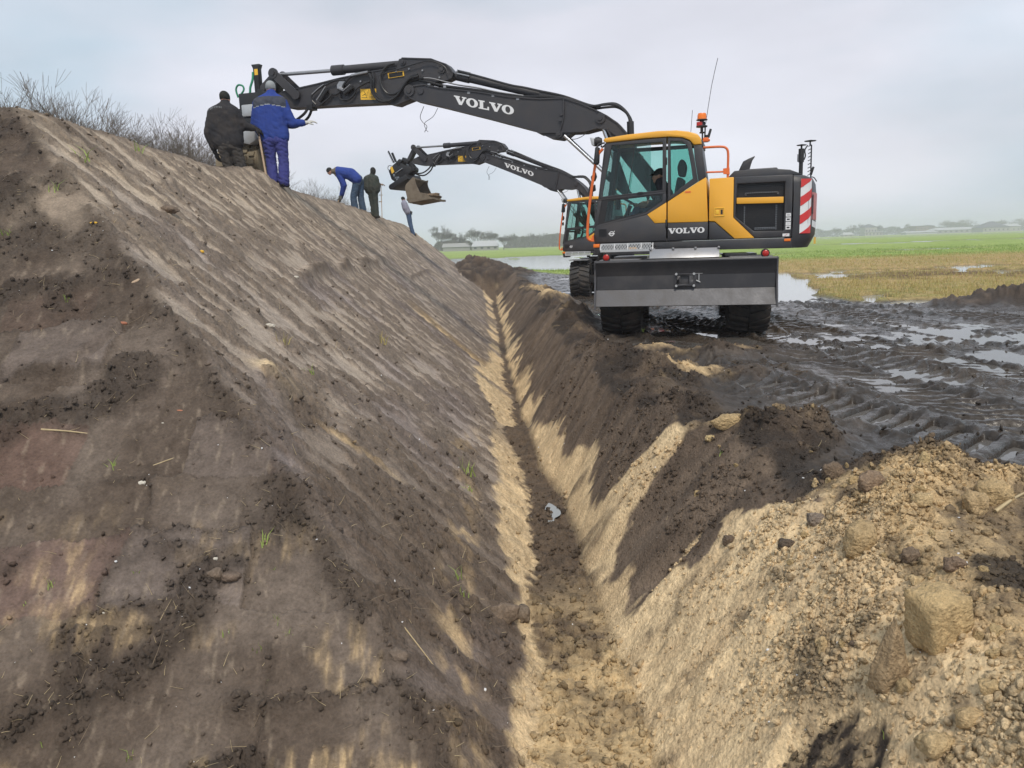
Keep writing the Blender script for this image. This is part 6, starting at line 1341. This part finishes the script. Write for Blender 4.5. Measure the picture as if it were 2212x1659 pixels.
# ------------------------------------------------------------------ loose soil, stones, straw, grass
_ph = (1 + 5**.5)/2
ICO_V = np.array([(-1, _ph, 0), (1, _ph, 0), (-1, -_ph, 0), (1, -_ph, 0), (0, -1, _ph), (0, 1, _ph), (0, -1, -_ph), (0, 1, -_ph), (_ph, 0, -1), (_ph, 0, 1), (-_ph, 0, -1), (-_ph, 0, 1)])/1.902
ICO_F = np.array([(0, 11, 5), (0, 5, 1), (0, 1, 7), (0, 7, 10), (0, 10, 11), (1, 5, 9), (5, 11, 4), (11, 10, 2), (10, 7, 6), (7, 1, 8), (3, 9, 4), (3, 4, 2), (3, 2, 6), (3, 6, 8), (3, 8, 9), (4, 9, 5), (2, 4, 11), (6, 2, 10), (8, 6, 7), (9, 8, 1)])
def lump_mesh(seed, sub=2, rough=.35, box=0.0, size=(1, 1, 1), amp=.16, point=0.0):
    bm = bmesh.new(); bmesh.ops.create_icosphere(bm, subdivisions=sub, radius=1)
    r = random.Random(seed); ox, oy = r.uniform(0, 50), r.uniform(0, 50)
    co = np.array([v.co[:] for v in bm.verts])
    d = fbm(co[:, 0]*1.1 + ox + co[:, 2]*.7, co[:, 1]*1.1 + oy - co[:, 2]*.6, 3, seed) + .5*fbm(co[:, 0]*3 + ox, co[:, 1]*3 + co[:, 2]*2 + oy, 3, seed + 5)
    rp = np.random.default_rng(seed + 500); pl_n = rp.normal(size=(11, 3)); pl_n /= np.linalg.norm(pl_n, axis=1, keepdims=True); dt = co @ pl_n.T; rad = np.min(np.where(dt > .15, rp.uniform(.62, .95, 11)/np.maximum(dt, .15), 9), axis=1); co = co*(.25 + .75*np.clip(rad, .5, 1.25))[:, None]
    if box: m = np.max(np.abs(co), axis=1, keepdims=True); co = co*(1 - box) + co/m*box*.85
    fine = clods(co[:, 0]*2.2 + ox + co[:, 2], co[:, 1]*2.2 + oy - co[:, 2]*.8, seed) + .5*clods(co[:, 0]*5 + ox - co[:, 2]*2, co[:, 1]*5 + co[:, 2]*3 + oy, seed + 2)
    co = co*(1 + rough*d + amp*(fine - .5)*(1 if sub > 2 else .5))[:, None]
    if point: tz = np.clip((co[:, 2] + .6)/1.6, 0, 1)[:, None]; co = co*np.concatenate([1 - point*tz**1.3, 1 - point*.6*tz, np.ones_like(tz)], 1)
    co = co*np.array(size)
    for v, c in zip(bm.verts, co): v.co = c
    me = bpy.data.meshes.new('lump'); bm.to_mesh(me); bm.free()
    return me
def rand_rot(g, n):
    q = g.normal(size=(n, 4)); q /= np.linalg.norm(q, axis=1, keepdims=True); w, x, y, z = q.T
    return np.stack([np.stack([1 - 2*(y*y + z*z), 2*(x*y - z*w), 2*(x*z + y*w)], -1), np.stack([2*(x*y + z*w), 1 - 2*(x*x + z*z), 2*(y*z - x*w)], -1), np.stack([2*(x*z - y*w), 2*(y*z + x*w), 1 - 2*(x*x + y*y)], -1)], 1)
GP = np.stack([gX, gY, G['z']], -1).reshape(-1, 3); GC = G['c'].reshape(-1, 3); GR = np.hypot(gX, gY).reshape(-1)
def scatter(name, weight, n, smin_, smax_, mat, seed, tint=1.0, flat=.8, maxr=14, pw=2.5, cellf=.9, colour=None):
    g = np.random.default_rng(seed); w = np.clip(weight.reshape(-1), 0, None)*(GR < maxr)*(GR > 1.2); w = w/w.sum()
    i = g.choice(len(w), n, p=w); s = smin_ + (smax_ - smin_)*g.uniform(0, 1, n)**pw
    ang = g.uniform(0, 6.28, n); off = GR[i]*.004*g.uniform(0, 1, n)
    P = GP[i] + np.stack([np.cos(ang)*off, np.sin(ang)*off, s*.35], -1)
    V = ICO_V[None]*(1 + .28*g.normal(size=(n, 12, 1)))*np.stack([np.ones(n), g.uniform(.7, 1.2, n), g.uniform(.5, 1, n)*flat], -1)[:, None, :]
    V = np.einsum('nij,nkj->nki', rand_rot(g, n), V)*s[:, None, None] + P[:, None, :]
    F = (ICO_F[None] + 12*np.arange(n)[:, None, None]).reshape(-1, 3)
    me = np_mesh(name, V.reshape(-1, 3), F, 3)
    c = (GC[i] if colour is None else np.broadcast_to(np.array(colour), (n, 3)))*tint*g.uniform(.75, 1.25, (n, 1)); c = np.repeat(c, 12, 0)
    a = me.attributes.new('soil', 'FLOAT_COLOR', 'POINT'); a.data.foreach_set('color', np.concatenate([c, np.ones((len(c), 1))], 1).astype(np.float32).ravel())
    return link(name, me, MATS[mat], smooth=False, kind='stuff')
reg = G['reg']
LM = .12 + .88*sstep(-.12, .28, fbm(gX*1.4 + 7, gY*1.4, 3, 55))
endf = (reg == 0)*(1 - G['side']); sidf = (reg == 0)*G['side']
scatter('soil_crumbs', endf*(G['crumb']**2 + .02), 8000, .003, .018, 'packed_soil', 1, .95, pw=3.5)
scatter('soil_crumbs', sidf*(G['crumb']**3 + .003), 4200, .003, .024, 'packed_soil', 2, .75, maxr=40, pw=3.5)
scatter('loose_clods', ((reg == 2) + (reg == 1)*sstep(-.7, -.2, G['z']))*(G['heap'] + .3)*LM, 11000, .004, .022, 'loose_soil', 3, 1.0, maxr=10, pw=3)
scatter('trench_crumbs', (reg == 1)*sstep(-.86, -.93, G['z']), 4500, .005, .028, 'trench_soil', 4, .8, maxr=14, pw=2.5)
scatter('pale_pebbles', (reg < 3)*(.4 + G['heap'] + G['crumb']), 420, .002, .008, 'decalwhite', 5, maxr=9, pw=3, colour=(.5, .5, .5))
scatter('mud_clods', (reg == 3)*1.0, 1000, .008, .026, 'wet_mud', 6, .9, maxr=20, pw=3, flat=.5)
scatter('sand_grains', ((reg == 2) + (reg == 1)*sstep(-.95, -.5, G['z']))*(G['sandy'] + .2)*LM, 12000, .0025, .011, 'loose_soil', 8, 1.0, maxr=5.2, pw=2)
def hit(px, py):
    """where the line of sight through a place in the 2212 x 1659 picture meets the ground"""
    v = _d + _r*((px - 1106)/1671) - _u*((py - 829.5)/1671)
    t = np.geomspace(1.0, 60, 900); X, Y, Z_ = v.x*t, v.y*t, EYE + v.z*t
    k = np.argmax(ground(X, Y)['z'] > Z_)
    return Vector((X[k], Y[k], Z_[k])), t[k]
def soil_attr(me, col):
    a = me.attributes.new('soil', 'FLOAT_COLOR', 'POINT'); c = np.tile(np.array([*col, 1], np.float32), len(me.vertices)); a.data.foreach_set('color', c)
def lump(name, px, py, w, h, label, cat, col, seed, box=0.0, sub=4, rough=.3, mat='loose_soil', sink=.25, tilt=(0, 0, 0), group=None, depth=.8, amp=.16, point=0.0):
    p, t = hit(px, py + h*.5*.8); sx, sz = w/1671*t*.5, h/1671*t*.5
    sy = (sx*.5 + sz*.5)*depth
    me = lump_mesh(seed, sub, rough, box, (sx, sy, sz), amp, point); soil_attr(me, col)
    o = link(name, me, MATS[mat], smooth=True); o.location = p + Vector((0, 0, sz*(1 - 2*sink*.5)*.8)); o.rotation_euler = tilt
    return tag(o, label, cat, group)
lump('sand_block', 2022, 1318, 118, 150, 'large squarish block of packed sand standing on the heap', 'sand block', (.60, .43, .22), 1, box=.85, rough=.16, tilt=(.1, -.10, .25), amp=.05)
lump('earth_slab', 1922, 1405, 82, 190, 'upright pointed slab of brown earth just left of the large sand block', 'earth slab', (.42, .30, .175), 2, box=.55, rough=.24, tilt=(.10, -.04, .2), depth=.45, amp=.05, point=.85)
LP = [('sand_lump', 1880, 1040, 60, 55, 'brown earth lump capping the sand mound at its top', (.30, .21, .14), .3), ('sand_lump', 2145, 1058, 75, 60, 'angular sand lump at the right end of the heap crest', (.56, .40, .21), .5), ('sand_lump', 1800, 1015, 50, 45, 'dark crumbly lump at the left shoulder of the sand mound', (.20, .145, .10), .2), ('sand_lump', 1858, 1160, 72, 90, 'smooth pale sand lump in the middle of the mound face', (.54, .39, .21), .4),
      ('sand_lump', 2108, 1085, 50, 60, 'tilted sand lump under the angular one on the heap crest', (.52, .37, .20), .5), ('sand_lump', 1990, 1075, 45, 30, 'flat pale sand lump behind the mound top', (.56, .41, .22), .4), ('sand_lump', 1962, 1200, 42, 40, 'dark earth lump above the large sand block', (.22, .16, .11), .3), ('sand_lump', 2060, 1215, 46, 36, 'dark rounded lump on the upper right of the large sand block', (.24, .17, .12), .2),
      ('sand_lump', 1535, 945, 26, 18, 'single pale yellow lump on the dark soil lip', (.66, .50, .26), .3), ('sand_lump', 1575, 905, 60, 34, 'sand lump with dark soil around it on the lip of the trench', (.50, .36, .19), .2), ('sand_lump', 2020, 1600, 72, 60, 'pale sand lump beside the dark hole near the lower edge', (.60, .44, .24), .3), ('sand_lump', 2090, 1545, 60, 48, 'sand lump between the dark hole and the right border', (.60, .43, .23), .4),
      ('sand_lump', 2140, 1480, 44, 36, 'rounded sand lump below the large sand block', (.58, .42, .22), .3), ('sand_lump', 1760, 1120, 40, 34, 'grey stone shaped lump on the left flank of the mound', (.26, .21, .17), .2), ('sand_lump', 1700, 1175, 32, 26, 'dark lump low on the left flank of the mound', (.13, .10, .075), .2), ('sand_lump', 1575, 1165, 26, 26, 'small dark lump near the dug trench wall', (.15, .11, .08), .2),
      ('soil_clod', 1090, 1318, 62, 46, 'heap of dark clods lying on the left lip of the trench', (.20, .15, .11), .2), ('soil_clod', 1128, 1322, 38, 44, 'upright dark clod at the edge of the left trench lip', (.19, .145, .105), .4), ('soil_clod', 365, 452, 40, 22, 'dark clod sitting in the crumb strip high on the slope', (.16, .12, .09), .2), ('soil_clod', 860, 1412, 44, 30, 'dark clod on the lower slope near the trench', (.17, .13, .10), .2),
      ('soil_clod', 500, 1243, 46, 22, 'rounded brown clod among the bucket prints', (.17, .125, .095), .2), ('soil_clod', 465, 1238, 40, 26, 'brown clod beside the rounded one among the bucket prints', (.16, .12, .09), .2)]
for i, (nm, px, py, w, h, lab, col, bx) in enumerate(LP):
    lump(nm, px, py, w, h, lab, 'lump' if nm == 'sand_lump' else 'clod', col, 20 + i, box=bx, sub=3, rough=.42, mat='loose_soil' if nm == 'sand_lump' else 'packed_soil')
# fist-sized lumps lying loose on the heap, alike
protos = [lump_mesh(60 + i, 3, .5, .3, (.035, .033, .028)) for i in range(6)]
for i, m_ in enumerate(protos): soil_attr(m_, [(.56, .41, .21), (.50, .36, .19), (.60, .44, .24), (.20, .145, .10), (.54, .39, .20), (.40, .29, .17)][i]); m_.materials.append(MATS['loose_soil']); m_.polygons.foreach_set('use_smooth', [True]*len(m_.polygons))
g = np.random.default_rng(9); wgt = (((reg == 2) + (reg == 1)*sstep(-.55, -.1, G['z']))*(GR.reshape(gX.shape) < 5.5)*(GR.reshape(gX.shape) > 1.6)*(.2 + G['heap'])).reshape(-1); wgt = wgt/wgt.sum()
for i in g.choice(len(wgt), 70, p=wgt):
    o = bpy.data.objects.new('sand_lump', protos[int(g.integers(0, 6))]); COL.objects.link(o); s = .4 + .6*g.uniform()**2
    o.location = GP[i] + np.array([0, 0, s*.008]); o.scale = (s*g.uniform(.8, 1.3), s*g.uniform(.8, 1.2), s*g.uniform(.6, .95)); o.rotation_euler = tuple(g.uniform(0, 6.28, 3))
    tag(o, 'fist sized lump of sand or earth lying loose on the dug heap', 'lump', 'loose lumps on the sand heap')
# straw and root bits
def bits(name, weight, n, lmin, lmax, r, mat, seed, maxr=8, lift=.3):
    g = np.random.default_rng(seed); w = weight.reshape(-1)*(GR < maxr)*(GR > 1.3); w = w/w.sum(); i = g.choice(len(w), n, p=w); V = []; F = []
    for k in i:
        L = lmin + (lmax - lmin)*g.uniform()**2; a = g.uniform(0, 6.28); d = np.array([math.cos(a), math.sin(a)*.5, math.sin(a)*.45 + g.normal()*lift]); d /= np.linalg.norm(d)
        if d[2] < 0: d = -d
        p0 = GP[k] + [0, 0, r]; bend = g.normal(size=3)*.25; pts = [p0 + d*L*t + bend*L*t*t*.6 for t in (0, .5, 1)]; side = np.cross(d, [0, 0, 1.]); side /= np.linalg.norm(side) + 1e-6; up = np.cross(side, d); o = len(V)
        for j, p in enumerate(pts):
            rr = r*(1 - .3*j); V += [p + side*rr, p - side*.5*rr + up*rr*.8, p - side*.5*rr - up*rr*.8]
        for j in (0, 1):
            for m in range(3): F.append((o + 3*j + m, o + 3*j + (m + 1) % 3, o + 3*j + 3 + (m + 1) % 3, o + 3*j + 3 + m))
    return link(name, np_mesh(name, V, F), MATS[mat], smooth=True, kind='stuff')
paint('straw', (.48, .38, .22), .8, dirt=.5, dirtcol=(.22, .16, .10), scale=20); paint('rootbits', (.24, .18, .12), .9, dirt=.4, scale=20)
bits('straw', endf*(.12 + G['crumb']), 420, .015, .085, .0016, 'straw', 21); bits('roots', endf*(.05 + G['crumb']) + sidf*G['crumb'], 700, .02, .12, .0016, 'rootbits', 22)
bits('straw', (reg == 2)*(G['heap'] + .1) + (reg == 1)*.2, 180, .015, .07, .0015, 'straw', 23, maxr=10); bits('straw', sidf*(G['crumb'] + .01), 300, .02, .09, .0020, 'straw', 24, maxr=22)
# chips, shards and sticks
def chip(name, px, py, w, h, label, cat, mat, seed, tilt=(0, 0, 0)):
    p, t = hit(px, py); me = lump_mesh(seed, 2, .3, .6); o = link(name, me, MATS[mat], smooth=False); o.location = p + Vector((0, -.004, .006)); o.scale = (w/1671*t*.5, h/1671*t*.4, h/1671*t*.42); o.rotation_euler = tilt
    return tag(o, label, cat)
paint('brickshard', (.42, .16, .09), .85, dirt=.3); paint('palestone', (.60, .56, .48), .8, dirt=.3)
chip('wood_chip', 295, 611, 24, 12, 'brown chip of wood lying near the break of slope', 'wood chip', 'wood', 71, (.2, -.5, .3)); chip('brick_shard', 268, 700, 16, 9, 'small red brick shard on the dark end slope', 'brick shard', 'brickshard', 72, (0, .2, .4)); chip('brick_shard', 392, 1010, 24, 8, 'orange brick shard among the straw left of the hip', 'brick shard', 'brickshard', 73) if False else chip('brick_shard', 393, 936 - 46, 22, 8, 'orange brick shard among the straw left of the hip', 'brick shard', 'brickshard', 73, (0, .15, 0))
chip('yellow_shard', 203, 483, 18, 6, 'flat yellow fragment high on the dark end slope', 'fragment', 'labelyellow', 74); chip('yellow_shard', 436, 545, 12, 8, 'small yellow fragment on the smooth slope beside the crumb strip', 'fragment', 'labelyellow', 75); chip('shell', 222, 1325, 12, 5, 'white shell fragment lying on a smooth bucket print', 'shell', 'palestone', 76, (0, .3, 0)); chip('snail_shell', 466, 1209, 11, 10, 'small white snail shell in front of the brown clods', 'shell', 'palestone', 77); chip('pale_stone', 638, 600, 16, 9, 'pale angular stone at the torn ledge on the slope', 'stone', 'palestone', 78); chip('pale_stone', 582, 705, 26, 12, 'pale cracked stone below the ledge on the slope', 'stone', 'palestone', 79); chip('white_stone', 354, 1047 - 130, 14, 10, 'white pebble with an edge on the dark end slope', 'stone', 'palestone', 80); chip('yellow_shard', 308, 1045, 16, 14, 'cream coloured stone above the brown clods', 'stone', 'palestone', 81)
for (x0, y0, x1, y1, r, lab) in ((575, 880, 690, 905, .0, ''), (870, 1352, 975, 1490, .0035, 'long pale root lying down the lower slope to the trench'), (330, 1008, 395, 985, .004, 'bent straw stalk standing in the dark crumbs'), (90, 930, 200, 940, .006, 'long thin stick half pressed into the end slope'), (545, 1285, 592, 1262, .005, 'thin dry stick lying across the bucket prints'), (2150, 1110, 2212, 1070, .010, 'green brown stick poking out of the heap at the right border')):
    if not lab: continue
    a, b = hit(x0, y0)[0], hit(x1, y1)[0]; mid = hit((x0 + x1)/2, (y0 + y1)/2)[0]
    o = MB().tube([a + Vector((0, 0, r*1.2)), mid + Vector((0, 0, r*1.8)), b + Vector((0, 0, r*1.2))], r, n=6, k=6, taper=r*.5).build('dry_stick', 'straw', None); tag(o, lab, 'stick')
# grass tufts
def grass_mat(name, c1, c2):
    m, nt, b = nodes_mat(name); L = nt.links.new
    gi = N(nt, 'ShaderNodeObjectInfo'); tc = N(nt, 'ShaderNodeTexCoord'); n = N(nt, 'ShaderNodeTexNoise', Scale=1.7, Detail=4.0); L(tc.outputs['Object'], n.inputs['Vector'])
    n2 = N(nt, 'ShaderNodeTexWhiteNoise', noise_dimensions='3D'); geo = N(nt, 'ShaderNodeNewGeometry')
    mx = N(nt, 'ShaderNodeMix', data_type='RGBA'); mx.inputs['A'].default_value = (*c1, 1); mx.inputs['B'].default_value = (*c2, 1)
    rp = N(nt, 'ShaderNodeMath', operation='ADD'); L(geo.outputs['Random Per Island'], rp.inputs[0]); mr = N(nt, 'ShaderNodeMapRange'); mr.inputs[1].default_value = .5; mr.inputs[2].default_value = 1.6; L(n.outputs['Fac'], rp.inputs[1]); L(rp.outputs[0], mr.inputs[0])
    L(mr.outputs[0], mx.inputs['Factor']); L(mx.outputs['Result'], b.inputs['Base Color']); b.inputs['Roughness'].default_value = .7; b.inputs['Specular IOR Level'].default_value = .25
    return m
grass_mat('freshgrass', (.16, .26, .05), (.34, .40, .12)); grass_mat('drygrass', (.50, .37, .17), (.30, .30, .09)); grass_mat('meadowgrass', (.19, .29, .06), (.31, .38, .12))
def blades(P, h, w, g, lean=.5, n=1):
    k = len(P); a = g.uniform(0, 6.28, k); dx, dy = np.cos(a), np.sin(a); l = g.uniform(.1, lean, k)*h; b = g.uniform(0, 6.28, k)
    base = P; tip = P + np.stack([np.cos(b)*l, np.sin(b)*l, h], -1); mid = P + np.stack([np.cos(b)*l*.3, np.sin(b)*l*.3, h*.6], -1); s = np.stack([dx, dy, 0*dx], -1)*(w[:, None] if hasattr(w, '__len__') else w)
    V = np.stack([base - s, base + s, mid - s*.7, mid + s*.7, tip], 1).reshape(-1, 3); o = 5*np.arange(k)[:, None]
    F = np.concatenate([o + np.array([[0, 1, 3]]), o + np.array([[0, 3, 2]]), o + np.array([[2, 3, 4]])])
    return V, F
TF = [(577, 1180, 1.0, 'tallest pale green grass sprig on the end slope, above the bucket prints'), (603, 1345, .7, 'grass sprig near the sandy smear'), (558, 1410, .7, 'grass tuft above the reddish print'), (487, 1378, .6, 'two bladed sprig left of the sandy smear'), (592, 1240, .55, 'thin sprig below the tallest grass sprig'), (295, 1242, .5, 'short bent blade left of the snail shell'), (625, 1375, .45, 'small sprig right of the sandy smear'), (110, 1270, .7, 'yellowish tuft near the left border'), (245, 1015, .8, 'loose green tangle on a smooth print'), (150, 655, .5, 'tuft beside the groove, left'), (52, 1310, .45, 'single green blade near the left border below the clods'), (575, 1480, .45, 'sprig at the edge of the sandy patch'), (280, 1640, .7, 'sprig at the bottom edge of the picture'), (90, 1610, .45, 'single blade on the reddish print in the lower left'),
      (300, 330, .8, 'tuft at the top of the dark end slope'), (185, 350, .9, 'tuft high up under the crest'), (120, 418, .8, 'tuft in the dark upper end slope'), (15, 515, .8, 'green tuft at the left border'), (670, 812, .8, 'small green weed on the smooth slope'), (612, 745, .8, 'dry tuft under the crumb strip'), (825, 745, .8, 'dry tuft in the middle of the slope'), (1012, 1028, 1.2, 'tall blade on the lower slope above the sand'), (1015, 1065, .6, 'sprig under the tall blade on the lower slope'), (985, 1250, .8, 'sprig beside the trench lip'), (1000, 1290, .6, 'second sprig beside the trench lip'), (1915, 1600, 1.0, 'single bright green blade in the dark hole'), (1560, 985, .5, 'blade on the dark soil lip'), (1390, 718, .35, 'green tuft under the front wheel')]
for i, (px, py, sc_, lab) in enumerate(TF):
    p, t = hit(px, py); g = np.random.default_rng(300 + i); n = 3 if 'single' in lab else int(5 + 5*sc_); hh = 34/1671*t*sc_
    P = np.array(p) + np.stack([g.normal(size=n)*hh*.22, g.normal(size=n)*hh*.15, g.normal(size=n)*.003 - .004], -1); V, F = blades(P, hh*g.uniform(.5, 1.3, n), .0022*t/3.2*(1 if sc_ < .9 else 1.3), g, .9)
    o = link('grass_tuft', np_mesh('grass_tuft', V, F, 3), MATS['freshgrass' if 'dry' not in lab else 'drygrass']); tag(o, lab, 'grass tuft')
# rough grass of the meadow edge and the young grass behind
def meadow(name, n, x0, x1, y0, y1, h0, h1, w, mat, seed, cond=None, clump=.6):
    g = np.random.default_rng(seed); y = 1/g.uniform(1/y1, 1/y0, n*3); x = g.uniform(-1, 1, n*3); x = (x0 + x1)/2 + x*(x1 - x0)/2
    vis = (x > -.1*y - 3) & (x < .72*y + 3); x, y = x[vis], y[vis]
    cl = fbm(x*1.3, y*1.3, 3, seed); k = cl > g.uniform(-1, 1, len(x))*.5 - clump*.35; x, y, cl = x[k][:n], y[k][:n], cl[k][:n]
    q = ground(x, y, True); ok = (q['field'] > .5) & (q['z'] > -.035) & (q['reg'] == 4) & (q['fl'] < .55)
    if cond is not None: ok &= cond(x, y, q)
    x, y, z, cl = x[ok], y[ok], q['z'][ok], cl[ok]; h = g.uniform(h0, h1, len(x))*(1 + .8*cl)
    V, F = blades(np.stack([x, y, z - .01], -1), np.maximum(h, .03), w*(.6 + y/30), g, .8)
    return link(name, np_mesh(name, V, F, 3), MATS[mat], kind='stuff')
meadow('rough_grass', 52000, 6, 42, 13.5, 50, .04, .13, .0045, 'drygrass', 41)
meadow('meadow_grass', 26000, 2, 60, 34, 75, .05, .13, .006, 'meadowgrass', 42, lambda x, y, q: (y > 46) | (x < 12))
# soil heaped in the bucket of the rear machine
T2 = Matrix.Translation(EX2.location) @ EX2.rotation_euler.to_matrix().to_4x4()
me = lump_mesh(91, 4, .35, .3); soil_attr(me, (.24, .17, .11)); o = link('soil_load', me, MATS['loose_soil'], smooth=True); o.matrix_world = T2 @ (Matrix.Translation(Vector((7.32, -.13, 3.42))) @ Matrix.Rotation(.14, 4, 'Y') @ Matrix.Diagonal(Vector((.52, .62, .17, 1))))
tag(o, 'load of brown soil lying in the raised bucket', 'soil')
